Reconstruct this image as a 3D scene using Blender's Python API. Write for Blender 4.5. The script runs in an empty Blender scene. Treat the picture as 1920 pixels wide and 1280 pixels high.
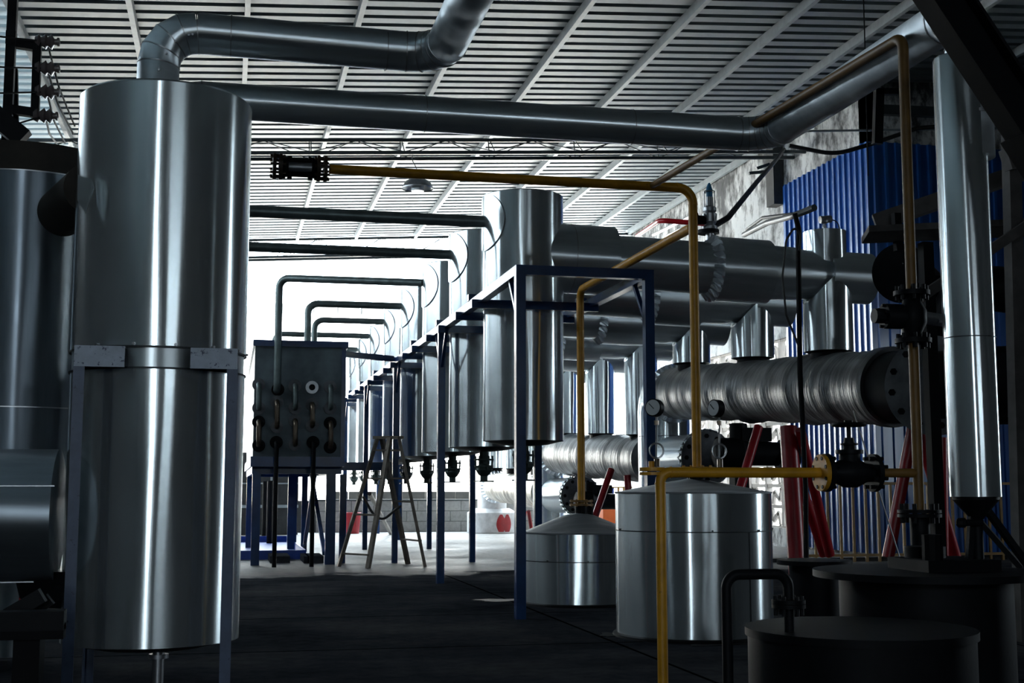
import bpy, math, random
from math import sin, cos, tan, atan, pi, radians, sqrt
from mathutils import Vector, Matrix
random.seed(7)
SC = bpy.context.scene
COL = SC.collection

# ------------------------------------------------------------------ camera
FPX = 2400.0; HC = 1.1
PITCH = atan(275/FPX); PSI = atan(535*cos(PITCH)/FPX)
cam = bpy.data.cameras.new('camera'); cam.sensor_width = 36; cam.lens = FPX/1920*36
cam.clip_start = .05; cam.clip_end = 300
co = bpy.data.objects.new('camera', cam); COL.objects.link(co)
co.location = (0, 0, HC); co.rotation_euler = (pi/2+PITCH, 0, -PSI)
SC.camera = co

# ------------------------------------------------------------------ world, sun, openings
w = bpy.data.worlds.new('sky'); SC.world = w; w.use_nodes = True
bg = w.node_tree.nodes['Background']; bg.inputs[0].default_value = (.76, .90, 1.0, 1); bg.inputs[1].default_value = 12.0
sun = bpy.data.lights.new('sun', 'SUN'); sun.energy = 60; sun.angle = radians(1.5); sun.color = (1, .96, .9)
so = bpy.data.objects.new('sun', sun); COL.objects.link(so); so.rotation_euler = (radians(42), 0, 0)

def portal(name, loc, rot, sx, sy):
    l = bpy.data.lights.new(name, 'AREA'); l.shape = 'RECTANGLE'; l.size = sx; l.size_y = sy
    l.cycles.is_portal = True
    o = bpy.data.objects.new(name, l); COL.objects.link(o); o.location = loc; o.rotation_euler = rot
# light enters where the hall is open: the end wall, the left side, a doorway behind the camera, the right window
portal('daylight_end', (3.2, 32.9, 4.2), (-pi/2, 0, 0), 14.2, 7.0)
portal('daylight_left', (-6.4, 21.5, 6.25), (0, -pi/2, 0), 1.1, 19.0)
portal('daylight_door', (-2.15, -6.2, 2.9), (pi/2, 0, 0), .9, 5.8)
portal('daylight_back_fill', (3.5, -6.2, 3.275), (pi/2, 0, 0), 4.2, .55)  # unseen slot in the back wall, added to brighten the metal
portal('daylight_right', (15.6, 9.6, 2.9), (0, pi/2, 0), 3.8, 1.6)

SC.view_settings.view_transform = 'Standard'; SC.view_settings.look = 'None'
SC.view_settings.gamma = 1.0; SC.view_settings.exposure = 0.0; SC.view_settings.use_curve_mapping = False
SC.cycles.use_denoising = True
SC.cycles.max_bounces = 8; SC.cycles.diffuse_bounces = 4; SC.cycles.glossy_bounces = 5
SC.cycles.sample_clamp_indirect = 6.0
SC.cycles.caustics_reflective = False; SC.cycles.caustics_refractive = False

def at(px, py, X=None, Y=None, Z=None):
    x = (px-960)/FPX; y = (640-py)/FPX
    a = cos(PITCH)-y*sin(PITCH); dz = sin(PITCH)+y*cos(PITCH)
    dX = a*sin(PSI)+x*cos(PSI); dY = a*cos(PSI)-x*sin(PSI)
    t = X/dX if X is not None else Y/dY if Y is not None else (Z-HC)/dz
    return Vector((dX*t, dY*t, HC+dz*t))

# ------------------------------------------------------------------ materials
def newmat(name):
    m = bpy.data.materials.new(name); m.use_nodes = True
    nt = m.node_tree; b = nt.nodes['Principled BSDF']
    return m, nt, b
def N(nt, t, **k):
    n = nt.nodes.new(t)
    for a, v in k.items():
        if a in n.inputs: n.inputs[a].default_value = v
        else: setattr(n, a, v)
    return n
def coords(nt, scale=(1, 1, 1)):
    tc = N(nt, 'ShaderNodeTexCoord'); mp = N(nt, 'ShaderNodeMapping')
    mp.inputs['Scale'].default_value = scale
    nt.links.new(tc.outputs['Object'], mp.inputs['Vector'])
    return mp.outputs['Vector']
def noise(nt, vec, scale, detail=3, rough=.5):
    n = N(nt, 'ShaderNodeTexNoise'); n.inputs['Scale'].default_value = scale
    n.inputs['Detail'].default_value = detail; n.inputs['Roughness'].default_value = rough
    nt.links.new(vec, n.inputs['Vector']); return n.outputs[0]
def ramp(nt, src, stops):
    r = N(nt, 'ShaderNodeValToRGB'); e = r.color_ramp.elements
    while len(e) < len(stops): e.new(.5)
    for i, (p, c) in enumerate(stops):
        e[i].position = p; e[i].color = (*c, 1) if len(c) == 3 else c
    nt.links.new(src, r.inputs[0]); return r.outputs[0]
def mapr(nt, src, a, b, c, d):
    r = N(nt, 'ShaderNodeMapRange'); r.inputs[1].default_value = a; r.inputs[2].default_value = b
    r.inputs[3].default_value = c; r.inputs[4].default_value = d
    nt.links.new(src, r.inputs[0]); return r.outputs[0]
def bump(nt, b, src, strength, dist, prev=None):
    n = N(nt, 'ShaderNodeBump'); n.inputs['Strength'].default_value = strength; n.inputs['Distance'].default_value = dist
    nt.links.new(src, n.inputs['Height'])
    if prev: nt.links.new(prev, n.inputs['Normal'])
    nt.links.new(n.outputs[0], b.inputs['Normal']); return n.outputs[0]

def galv(name, axis, c1, c2, rough=(.20, .27), bs=.65, met=.90, an=.9):
    m, nt, b = newmat(name)
    st = {'z': (1, 1, .10), 'x': (.10, 1, 1), 'y': (1, .10, 1)}[axis]
    st2 = {'z': (1, 1, .02), 'x': (.02, 1, 1), 'y': (1, .02, 1)}[axis]
    v = coords(nt, st); v2 = coords(nt, st2); v3 = coords(nt)
    n1 = noise(nt, v, 4, 1); n2 = noise(nt, v2, 60, 2); n3 = noise(nt, v3, 1.6, 2, .5); n4 = noise(nt, v, 14, 4, .6)
    nt.links.new(ramp(nt, n4, [(.3, c1), (.7, c2)]), b.inputs['Base Color'])
    b.inputs['Metallic'].default_value = met
    nt.links.new(mapr(nt, n3, .3, .7, *rough), b.inputs['Roughness'])
    # rolled sheet: the grain runs along the pipe, so the tangent is the hoop direction
    ge = N(nt, 'ShaderNodeNewGeometry'); cr = N(nt, 'ShaderNodeVectorMath'); cr.operation = 'CROSS_PRODUCT'
    nt.links.new(ge.outputs['True Normal'], cr.inputs[0]); cr.inputs[1].default_value = {'x': (1, 0.003, 0.002), 'y': (0.002, 1, 0.003), 'z': (0.003, 0.002, 1)}[axis]
    nt.links.new(cr.outputs[0], b.inputs['Tangent']); b.inputs['Anisotropic'].default_value = an; b.inputs['Anisotropic Rotation'].default_value = .25
    p = bump(nt, b, n1, bs, .03)
    p = bump(nt, b, n2, .10, .0015, p)
    return m
def paint(name, c, rough=.4, var=.25, wear=None, met=0.0, sc=6, spec=.5):
    m, nt, b = newmat(name)
    v = coords(nt); n = noise(nt, v, sc, 5, .6)
    lo = tuple(x*(1-var) for x in c); hi = tuple(min(1, x*(1+var)) for x in c)
    if wear:
        n2 = noise(nt, v, sc*2.7, 6, .7)
        mx = N(nt, 'ShaderNodeMix'); mx.data_type = 'RGBA'
        nt.links.new(ramp(nt, n2, [(wear[1]-.02, (0, 0, 0)), (wear[1]+.03, (1, 1, 1))]), mx.inputs['Factor'])
        nt.links.new(ramp(nt, n, [(.3, lo), (.7, hi)]), mx.inputs['A'])
        mx.inputs['B'].default_value = (*wear[0], 1)
        nt.links.new(mx.outputs['Result'], b.inputs['Base Color'])
    else:
        nt.links.new(ramp(nt, n, [(.3, lo), (.7, hi)]), b.inputs['Base Color'])
    b.inputs['Roughness'].default_value = rough; b.inputs['Metallic'].default_value = met
    b.inputs['Specular IOR Level'].default_value = spec
    bump(nt, b, noise(nt, v, 45, 4), .12, .004)
    return m

M = {}
M['galv_z'] = galv('galvanised_sheet_upright', 'z', (.78, .86, .88), (.90, .95, .97))
M['galv_x'] = galv('galvanised_sheet_across', 'x', (.62, .68, .72), (.76, .81, .85), (.30, .38), an=.96)
M['galv_y'] = galv('galvanised_sheet_along', 'y', (.62, .68, .72), (.76, .81, .85), (.30, .38), an=.96)
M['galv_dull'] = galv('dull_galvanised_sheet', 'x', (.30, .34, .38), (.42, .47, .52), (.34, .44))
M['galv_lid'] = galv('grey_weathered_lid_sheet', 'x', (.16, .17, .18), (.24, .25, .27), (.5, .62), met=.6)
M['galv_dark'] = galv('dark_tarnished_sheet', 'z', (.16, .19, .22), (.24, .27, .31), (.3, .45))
M['band'] = galv('plain_band_sheet', 'z', (.62, .67, .68), (.72, .76, .78), (.3, .38), .15)
M['crimp'] = None
M['seam'] = paint('dark_seam_joint', (.03, .035, .04), .5, met=.5)
M['blue'] = paint('dark_blue_frame_paint', (.006, .036, .125), .26, .2)
M['blue_worn'] = paint('chipped_grey_blue_paint', (.36, .41, .50), .45, .15, ((.02, .03, .08), .60), sc=14)
M['blue_post'] = paint('grey_blue_post_paint', (.05, .075, .14), .45, .2, ((.01, .015, .04), .64), sc=12)
M['yellow'] = paint('ochre_yellow_pipe_paint', (.58, .27, .012), .42, .22, ((.16, .075, .01), .68), sc=9)
M['yellow_dark'] = paint('brown_yellow_dark_paint', (.20, .10, .02), .5, .3)  # darker yellow; on the branch pipe shade is put into the colour
M['rustband'] = paint('rust_brown_insulation', (.018, .014, .010), .8, .4)
M['red'] = paint('dark_red_frame_paint', (.30, .008, .015), .35, .2)
M['redpipe'] = paint('bright_red_pipe_paint', (.62, .006, .015), .35, .1)
M['black'] = paint('black_iron', (.006, .0065, .008), .5, .3, met=.05, spec=.10)
M['blackmatt'] = paint('black_paint_matt', (.003, .003, .004), .6, .2, spec=.1)
M['iron'] = paint('dark_green_cast_iron', (.035, .055, .052), .5, .3, met=.3)
M['greypipe'] = paint('grey_green_steel_pipe', (.15, .19, .19), .42, .3, met=.5)
M['steel'] = paint('machined_steel', (.42, .43, .45), .35, .2, met=.9)
M['flange'] = paint('worn_grey_flange', (.11, .115, .125), .5, .4, met=.6)
M['hxplate'] = paint('stained_dark_steel_plate', (.10, .125, .14), .5, .55, met=.6, sc=1.6)
M['brass'] = paint('dull_brass_pipe', (.13, .10, .075), .32, .3, met=.8)
M['timber'] = paint('dark_weathered_beam', (.055, .05, .048), .7, .4)
M['whitesteel'] = paint('pale_grey_purlin_paint', (.28, .32, .35), .45, .15)
M['truss'] = paint('dark_truss_steel', (.03, .04, .045), .5, .3)
M['ceramic'] = paint('brown_glazed_ceramic', (.16, .13, .13), .25, .2)
M['orange'] = paint('orange_plastic', (.7, .13, .02), .5, .1)
M['oldflange'] = paint('dark_rusty_flange', (.055, .035, .02), .5, .3)
M['crimp'] = paint('crimped_collar_sheet', (.68, .73, .78), .28, .12, met=.55)
M['lowblocks'] = paint('dark_yard_blocks', (.022, .021, .020), .9, .3)
M['rail'] = paint('brown_yellow_rail_paint', (.26, .14, .03), .5, .3)
M['blueplastic'] = paint('blue_cap_plastic', (.02, .16, .32), .4, .1)
M['tray'] = paint('blue_tray_paint', (.02, .06, .30), .35, .2)
M['ladder'] = paint('dirty_aluminium_ladder', (.14, .12, .10), .5, .4, met=.5)
M['rubber'] = paint('black_rubber', (.01, .01, .011), .6, .2)

def mat_wrap(name, base):
    m, nt, b = newmat(name)
    v = coords(nt, (.8, 3.2, .8)); n = noise(nt, v, 2.2, 6, .65)
    v2 = coords(nt, (.35, 7, .35)); n2 = noise(nt, v2, 2.5, 3, .6)
    lo = tuple(x*.45 for x in base)
    nt.links.new(ramp(nt, n, [(.35, lo), (.52, base), (.68, tuple(min(1, x*1.5) for x in base))]), b.inputs['Base Color'])
    b.inputs['Roughness'].default_value = .42; b.inputs['Metallic'].default_value = .55
    p = bump(nt, b, n2, .7, .03); bump(nt, b, n, .5, .02, p); return m
M['wrap'] = mat_wrap('wrapped_foil_insulation', (.20, .205, .21))
M['wrap_pale'] = mat_wrap('pale_wrapped_insulation', (.62, .58, .52))

def mat_white_marked():
    m, nt, b = newmat('white_painted_drum_sheet')
    v = coords(nt); n = noise(nt, v, 6, 5, .6)
    nt.links.new(ramp(nt, n, [(.3, (.48, .48, .48)), (.7, (.72, .72, .73))]), b.inputs['Base Color'])
    b.inputs['Roughness'].default_value = .5; b.inputs['Metallic'].default_value = .2; return m
M['whitedrum'] = mat_white_marked()

def mat_floor():
    m, nt, b = newmat('stained_concrete_floor')
    v = coords(nt); n = noise(nt, v, .55, 8, .62); n2 = noise(nt, v, 9, 6, .7); n3 = noise(nt, v, .25, 3)
    mx = N(nt, 'ShaderNodeMix'); mx.data_type = 'RGBA'; mx.blend_type = 'MULTIPLY'; mx.inputs['Factor'].default_value = .8
    nt.links.new(ramp(nt, n, [(.3, (.018, .020, .025)), (.5, (.045, .048, .055)), (.72, (.09, .09, .092))]), mx.inputs['A'])
    nt.links.new(ramp(nt, n2, [(.3, (.6, .6, .6)), (.6, (1, 1, 1))]), mx.inputs['B'])
    # slab joints
    br = N(nt, 'ShaderNodeTexBrick'); br.offset = 0
    br.inputs['Color1'].default_value = (1, 1, 1, 1); br.inputs['Color2'].default_value = (.86, .86, .86, 1)
    br.inputs['Mortar'].default_value = (.12, .12, .12, 1); br.inputs['Scale'].default_value = .4
    br.inputs['Mortar Size'].default_value = .006; br.inputs['Brick Width'].default_value = 1.1; br.inputs['Row Height'].default_value = .9
    nt.links.new(v, br.inputs['Vector'])
    mx2 = N(nt, 'ShaderNodeMix'); mx2.data_type = 'RGBA'; mx2.blend_type = 'MULTIPLY'; mx2.inputs['Factor'].default_value = 1
    nt.links.new(mx.outputs['Result'], mx2.inputs['A']); nt.links.new(br.outputs['Color'], mx2.inputs['B'])
    # dark near, pale concrete beyond: daylight falloff put into the colour, noisy edge
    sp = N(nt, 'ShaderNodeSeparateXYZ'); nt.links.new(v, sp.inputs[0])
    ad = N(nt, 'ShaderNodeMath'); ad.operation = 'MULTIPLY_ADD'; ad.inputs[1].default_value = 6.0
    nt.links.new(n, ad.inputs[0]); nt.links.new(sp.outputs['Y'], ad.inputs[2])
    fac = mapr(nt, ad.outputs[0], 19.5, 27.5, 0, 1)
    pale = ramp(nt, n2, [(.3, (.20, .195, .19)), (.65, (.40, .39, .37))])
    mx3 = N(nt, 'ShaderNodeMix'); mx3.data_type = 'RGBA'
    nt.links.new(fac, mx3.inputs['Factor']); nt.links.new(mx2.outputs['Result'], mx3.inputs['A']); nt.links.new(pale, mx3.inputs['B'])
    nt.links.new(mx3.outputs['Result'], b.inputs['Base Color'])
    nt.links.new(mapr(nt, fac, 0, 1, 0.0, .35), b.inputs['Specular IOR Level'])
    nt.links.new(mapr(nt, n, .35, .65, .45, .75), b.inputs['Roughness'])
    bump(nt, b, n2, .25, .01); return m
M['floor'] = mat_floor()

def mat_roof(name, c, var, trans=0):
    m, nt, b = newmat(name)
    v = coords(nt, (1, .12, 1)); n = noise(nt, v, 1.6, 5, .6)
    nt.links.new(ramp(nt, n, [(.3, tuple(x*(1-var) for x in c)), (.7, c)]), b.inputs['Base Color'])
    b.inputs['Roughness'].default_value = .5; b.inputs['Metallic'].default_value = .15
    if trans:
        t = N(nt, 'ShaderNodeBsdfTranslucent'); t.inputs[0].default_value = (.5, .58, .62, 1)
        mx = N(nt, 'ShaderNodeMixShader'); mx.inputs[0].default_value = trans
        nt.links.new(b.outputs[0], mx.inputs[1]); nt.links.new(t.outputs[0], mx.inputs[2])
        nt.links.new(mx.outputs[0], nt.nodes['Material Output'].inputs[0])
    return m
M['roof'] = mat_roof('zinc_roof_sheet', (.21, .25, .28), .25)
M['roof_clear'] = mat_roof('translucent_roof_sheet', (.66, .70, .72), .12, .18)

def mat_plaster():
    m, nt, b = newmat('mould_stained_plaster')
    v = coords(nt, (1, 1, .55)); n = noise(nt, v, 1.5, 10, .68); n2 = noise(nt, v, 6, 8, .7)
    add = N(nt, 'ShaderNodeMath'); add.operation = 'ADD'
    h = N(nt, 'ShaderNodeSeparateXYZ'); tc = N(nt, 'ShaderNodeTexCoord'); nt.links.new(tc.outputs['Object'], h.inputs[0])
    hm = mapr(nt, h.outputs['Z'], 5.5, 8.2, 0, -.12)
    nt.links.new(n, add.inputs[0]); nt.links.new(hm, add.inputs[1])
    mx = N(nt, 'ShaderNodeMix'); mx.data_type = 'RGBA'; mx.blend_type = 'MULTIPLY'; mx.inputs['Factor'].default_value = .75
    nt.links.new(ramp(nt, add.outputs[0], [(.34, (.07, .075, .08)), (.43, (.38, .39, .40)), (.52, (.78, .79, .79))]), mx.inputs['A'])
    nt.links.new(ramp(nt, n2, [(.38, (.25, .25, .26)), (.5, (1, 1, 1))]), mx.inputs['B'])
    nt.links.new(mx.outputs['Result'], b.inputs['Base Color']); b.inputs['Roughness'].default_value = .85
    bump(nt, b, n2, .4, .03); return m
M['plaster'] = mat_plaster()

def mat_block(name, axis, c1, c2, mort):
    m, nt, b = newmat(name)
    tc = N(nt, 'ShaderNodeTexCoord'); s = N(nt, 'ShaderNodeSeparateXYZ'); cb = N(nt, 'ShaderNodeCombineXYZ')
    nt.links.new(tc.outputs['Object'], s.inputs[0])
    nt.links.new(s.outputs['X' if axis == 'x' else 'Y'], cb.inputs[0]); nt.links.new(s.outputs['Z'], cb.inputs[1])
    br = N(nt, 'ShaderNodeTexBrick'); br.inputs['Scale'].default_value = 1
    br.inputs['Brick Width'].default_value = .56; br.inputs['Row Height'].default_value = .262
    br.inputs['Mortar Size'].default_value = .011; br.inputs['Mortar Smooth'].default_value = .2
    br.inputs['Color1'].default_value = (*c1, 1); br.inputs['Color2'].default_value = (*c2, 1); br.inputs['Mortar'].default_value = (*mort, 1)
    nt.links.new(cb.outputs[0], br.inputs['Vector'])
    n = noise(nt, tc.outputs['Object'], 14, 6, .7)
    mx = N(nt, 'ShaderNodeMix'); mx.data_type = 'RGBA'; mx.blend_type = 'MULTIPLY'; mx.inputs['Factor'].default_value = .6
    nt.links.new(br.outputs['Color'], mx.inputs['A']); nt.links.new(ramp(nt, n, [(.3, (.55, .55, .55)), (.6, (1, 1, 1))]), mx.inputs['B'])
    nt.links.new(mx.outputs['Result'], b.inputs['Base Color']); b.inputs['Roughness'].default_value = .9
    inv = N(nt, 'ShaderNodeMath'); inv.operation = 'SUBTRACT'; inv.inputs[0].default_value = 1
    nt.links.new(br.outputs['Fac'], inv.inputs[1]); bump(nt, b, inv.outputs[0], .6, .02); return m
M['block'] = mat_block('grey_concrete_blockwork', 'x', (.34, .33, .32), (.26, .26, .25), (.14, .14, .135))
M['darkwall'] = paint('dim_grey_render', (.035, .037, .04), .85, .3)
M['whitewall'] = paint('bright_white_render', (.8, .8, .78), .8, .05)
M['copings'] = paint('grey_coping_blocks', (.055, .06, .06), .9, .2)
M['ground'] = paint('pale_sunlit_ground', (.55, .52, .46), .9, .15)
M['darkground'] = paint('dark_unseen_ground', (.04, .045, .04), .9, .3)  # unseen ground, made dark so it throws no light onto the roof
M['lattice'] = paint('pale_cement_lattice', (.55, .50, .46), .85, .12)

def mat_bluesheet():
    m, nt, b = newmat('glossy_blue_profiled_sheet')
    v = coords(nt, (1, 1, .12)); n = noise(nt, v, 2.5, 4, .6)
    nt.links.new(ramp(nt, n, [(.3, (.008, .075, .30)), (.7, (.016, .13, .48))]), b.inputs['Base Color'])
    b.inputs['Roughness'].default_value = .30; b.inputs['Specular IOR Level'].default_value = .5
    b.inputs['Coat Weight'].default_value = .25; b.inputs['Coat Roughness'].default_value = .12
    bump(nt, b, n, .3, .02); return m
M['bluesheet'] = mat_bluesheet()
def mat_glass(name, c):
    m, nt, b = newmat(name); b.inputs['Base Color'].default_value = (*c, 1); b.inputs['Roughness'].default_value = .15
    return m
M['dial'] = mat_glass('pale_gauge_dial', (.55, .57, .58))
M['lamp_glass'] = mat_glass('frosted_lamp_glass', (.8, .84, .86))

# ------------------------------------------------------------------ mesh builder
class MB:
    def __init__(s): s.v = []; s.f = []
    def add(s, vs, fs):
        k = len(s.v); s.v += [tuple(p) for p in vs]; s.f += [tuple(i+k for i in f) for f in fs]; return s
    def box(s, x0, x1, y0, y1, z0, z1, rot=None, piv=None):
        vs = [Vector((x, y, z)) for z in (z0, z1) for y in (y0, y1) for x in (x0, x1)]
        if rot is not None:
            p = Vector(piv) if piv is not None else Vector(((x0+x1)/2, (y0+y1)/2, (z0+z1)/2))
            vs = [rot @ (v-p)+p for v in vs]
        return s.add(vs, [(0, 2, 3, 1), (4, 5, 7, 6), (0, 1, 5, 4), (2, 6, 7, 3), (0, 4, 6, 2), (1, 3, 7, 5)])
    def bar(s, a, b, w, h=None, up=(0, 0, 1)):
        a = Vector(a); b = Vector(b); h = w if h is None else h
        d = (b-a).normalized(); u = Vector(up)
        if abs(d.dot(u)) > .98: u = Vector((0, 1, 0))
        sx = d.cross(u).normalized(); sz = sx.cross(d).normalized()
        vs = [p+sx*i*w/2+sz*j*h/2 for p in (a, b) for i, j in ((-1, -1), (1, -1), (1, 1), (-1, 1))]
        return s.add(vs, [(0, 1, 2, 3), (7, 6, 5, 4), (0, 4, 5, 1), (1, 5, 6, 2), (2, 6, 7, 3), (3, 7, 4, 0)])
    def ibeam(s, a, b, w, h, t=.012, up=(0, 0, 1)):
        a = Vector(a); b = Vector(b); d = (b-a).normalized(); u = Vector(up)
        sx = d.cross(u).normalized(); sz = sx.cross(d).normalized()
        s.bar(a, b, t, h-2*t, up)
        for q in (-1, 1): s.bar(a+sz*q*(h-t)/2, b+sz*q*(h-t)/2, w, t, up)
        return s
    def rings(s, rs, cap=True, close=False):
        n = len(rs[0]); vs = [p for r in rs for p in r]; fs = []
        for i in range(len(rs)-1):
            for j in range(n):
                k = (j+1) % n
                fs.append((i*n+j, i*n+k, (i+1)*n+k, (i+1)*n+j))
        if cap:
            fs.append(tuple(range(n-1, -1, -1))); fs.append(tuple((len(rs)-1)*n+j for j in range(n)))
        return s.add(vs, fs)
    def sweep(s, pts, r, n=24, cap=True):
        pts = [Vector(p) for p in pts]; m = len(pts)
        d = [(pts[i+1]-pts[i]).normalized() for i in range(m-1)]
        u = d[0].orthogonal().normalized()
        if abs(d[0].z) < .9: u = d[0].cross(Vector((0, 0, 1))).normalized()
        rr = r if isinstance(r, (list, tuple)) else [r]*m
        rs = []
        for i in range(m):
            di = d[max(0, i-1)] if i > 0 else d[0]
            if i > 0:
                pass
            v = di.cross(u).normalized()
            if 0 < i < m-1: nb = (d[i-1]+d[i]).normalized()
            else: nb = di
            ring = []
            for k in range(n):
                t = 2*pi*k/n; o = (u*cos(t)+v*sin(t))*rr[i]
                ring.append(pts[i]+o-di*(o.dot(nb)/di.dot(nb)))
            rs.append(ring)
            if 0 < i < m-1:
                q = d[i-1].rotation_difference(d[i]); u = (q @ u).normalized()
        return s.rings(rs, cap)
    def cyl(s, a, b, r, n=24, r2=None, cap=True):
        return s.sweep([a, b], [r, r if r2 is None else r2], n, cap)
    def lathe(s, c, ax, prof, n=48, cap=True):
        c = Vector(c); ax = Vector(ax).normalized(); u = ax.orthogonal().normalized(); v = ax.cross(u)
        rs = [[c+ax*h+(u*cos(2*pi*k/n)+v*sin(2*pi*k/n))*max(r, 1e-4) for k in range(n)] for r, h in prof]
        return s.rings(rs, cap)
    def ring(s, c, ax, r, w, t, n=48):
        "a raised band round a cylinder of radius r"
        return s.lathe(c, ax, [(r-.002, -w/2), (r+t, -w/2), (r+t, w/2), (r-.002, w/2)], n, False)
    def frill(s, c, ax, r1, r2, L, n=36, amp=.045):
        c = Vector(c); ax = Vector(ax).normalized(); u = ax.orthogonal().normalized(); v = ax.cross(u)
        A = []; B = []; Cc = []
        for k in range(2*n):
            t = 2*pi*k/(2*n); e = u*cos(t)+v*sin(t); q = 1 if k % 2 else -1
            A.append(c+e*(r1*(1+amp*.3*q))); B.append(c+ax*(L*(.55+.12*q))+e*((r1+r2)/2*(1+amp*q))); Cc.append(c+ax*L+e*r2)
        return s.rings([A, B, Cc], False)
    def ball(s, c, r, n=16, sx=1, sy=1, sz=1):
        c = Vector(c); rs = []
        for i in range(1, n//2):
            p = pi*i/(n//2)
            rs.append([c+Vector((r*sx*sin(p)*cos(2*pi*k/n), r*sy*sin(p)*sin(2*pi*k/n), -r*sz*cos(p))) for k in range(n)])
        return s.rings(rs)
    def torus(s, c, ax, R, r, n=32, m=8):
        c = Vector(c); ax = Vector(ax).normalized(); u = ax.orthogonal().normalized(); v = ax.cross(u)
        vs = []; fs = []
        for i in range(n):
            e = u*cos(2*pi*i/n)+v*sin(2*pi*i/n)
            for j in range(m): vs.append(c+e*(R+r*cos(2*pi*j/m))+ax*r*sin(2*pi*j/m))
        for i in range(n):
            for j in range(m):
                a = i*m+j; b2 = i*m+(j+1) % m; c2 = ((i+1) % n)*m+(j+1) % m; d2 = ((i+1) % n)*m+j
                fs.append((a, b2, c2, d2))
        return s.add(vs, fs)
    def bolts(s, c, ax, R, n, r, L, ph=0.0):
        c = Vector(c); ax = Vector(ax).normalized(); u = ax.orthogonal().normalized(); v = ax.cross(u)
        for k in range(n):
            t = 2*pi*(k+ph)/n; p = c+(u*cos(t)+v*sin(t))*R
            s.cyl(p-ax*L/2, p+ax*L/2, r, 6)
        return s

def fillet(pts, R, n=8):
    pts = [Vector(p) for p in pts]; out = [pts[0]]
    for i in range(1, len(pts)-1):
        a, b, c = pts[i-1], pts[i], pts[i+1]
        d1 = (a-b).normalized(); d2 = (c-b).normalized(); ang = d1.angle(d2)
        if ang > pi-.02: out.append(b); continue
        t = min(R/tan(ang/2), (a-b).length*.49, (c-b).length*.49)
        Rr = t*tan(ang/2)
        bis = (d1+d2).normalized(); ce = b+bis*(Rr/sin(ang/2)); p1 = b+d1*t-ce; p2 = b+d2*t-ce
        tot = p1.angle(p2); axr = p1.cross(p2).normalized()
        for k in range(n+1): out.append(ce+Matrix.Rotation(tot*k/n, 3, axr) @ p1)
    out.append(pts[-1]); return out

def clusters(mb):
    "groups of faces that touch each other: separate pieces become separate parts"
    n = len(mb.v); up = list(range(n))
    def fd(i):
        while up[i] != i: up[i] = up[up[i]]; i = up[i]
        return i
    for f in mb.f:
        a = fd(f[0])
        for k in f[1:]:
            b = fd(k)
            if a != b: up[b] = a
    comp = {}
    for f_i, f in enumerate(mb.f): comp.setdefault(fd(f[0]), []).append(f_i)
    items = []
    for fs in comp.values():
        ids = {k for i in fs for k in mb.f[i]}
        lo = [min(mb.v[k][c] for k in ids) for c in range(3)]; hi = [max(mb.v[k][c] for k in ids) for c in range(3)]
        items.append([fs, lo, hi])
    merged = True
    while merged and len(items) > 1:
        merged = False; out = []
        while items:
            a = items.pop()
            j = 0
            while j < len(items):
                b = items[j]
                if all(a[1][c]-.004 <= b[2][c] and b[1][c]-.004 <= a[2][c] for c in range(3)):
                    a = [a[0]+b[0], [min(a[1][c], b[1][c]) for c in range(3)], [max(a[2][c], b[2][c]) for c in range(3)]]
                    items.pop(j); merged = True; j = 0
                else: j += 1
            out.append(a)
        items = out
    res = []
    for fs, _, _ in items:
        q = MB(); mp = {}
        for i in fs:
            for k in mb.f[i]:
                if k not in mp: mp[k] = len(q.v); q.v.append(mb.v[k])
            q.f.append(tuple(mp[k] for k in mb.f[i]))
        res.append(q)
    res.sort(key=lambda q: -len(q.v)); return res
def mesh_obj(name, mb, mat, parent=None, smooth=True, origin=None):
    if parent is not None:
        cl = clusters(mb)
        if 1 < len(cl) <= 90:
            os_ = [mesh_part(name, q, mat, parent, smooth) for q in cl]
            return os_[0]
    return mesh_part(name, mb, mat, parent, smooth, origin)
def mesh_part(name, mb, mat, parent=None, smooth=True, origin=None):
    base = Vector((0, 0, 0))
    if parent is not None: base = ROOT[ROOTOF.get(parent.name, parent.name)]
    elif origin is not None: base = Vector(origin)
    me = bpy.data.meshes.new(name)
    me.from_pydata([tuple(Vector(p)-base) for p in mb.v], [], mb.f); me.update()
    mats = mat if isinstance(mat, (list, tuple)) else [mat]
    for m_ in mats: me.materials.append(M[m_])
    if smooth:
        me.polygons.foreach_set('use_smooth', [True]*len(me.polygons))
        me.set_sharp_from_angle(angle=radians(28))
    o = bpy.data.objects.new(name, me); COL.objects.link(o)
    if parent is not None:
        o.parent = parent; ROOTOF[o.name] = ROOTOF.get(parent.name, parent.name)
    elif origin is not None: o.location = base
    return o
ROOT = {}; ROOTOF = {}
def thing(name, loc, label, cat, group=None):
    o = bpy.data.objects.new(name, None); COL.objects.link(o); o.location = loc; o.empty_display_size = .1
    ROOT[o.name] = Vector(loc); o['label'] = label; o['category'] = cat
    if group: o['group'] = group
    return o
def single(name, mb, mat, loc, label, cat, group=None, smooth=True):
    o = mesh_obj(name, mb, mat, None, smooth, loc); o['label'] = label; o['category'] = cat
    if group: o['group'] = group
    return o
def struct(name, mb, mat, smooth=False):
    o = mesh_obj(name, mb, mat, None, smooth); o['kind'] = 'structure'; return o
P = mesh_obj
def dup(root, loc, label, group=None, skip=(), rotz=None):
    r = root.copy(); COL.objects.link(r); r.location = loc; r['label'] = label
    if rotz is not None: r.rotation_euler = (0, 0, rotz)
    if group: r['group'] = group
    for ch in list(root.children):
        if ch.name.split('.')[0] in skip: continue
        c = ch.copy(); COL.objects.link(c); c.parent = r
        for g in ch.children:
            d = g.copy(); COL.objects.link(d); d.parent = c
    return r

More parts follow.
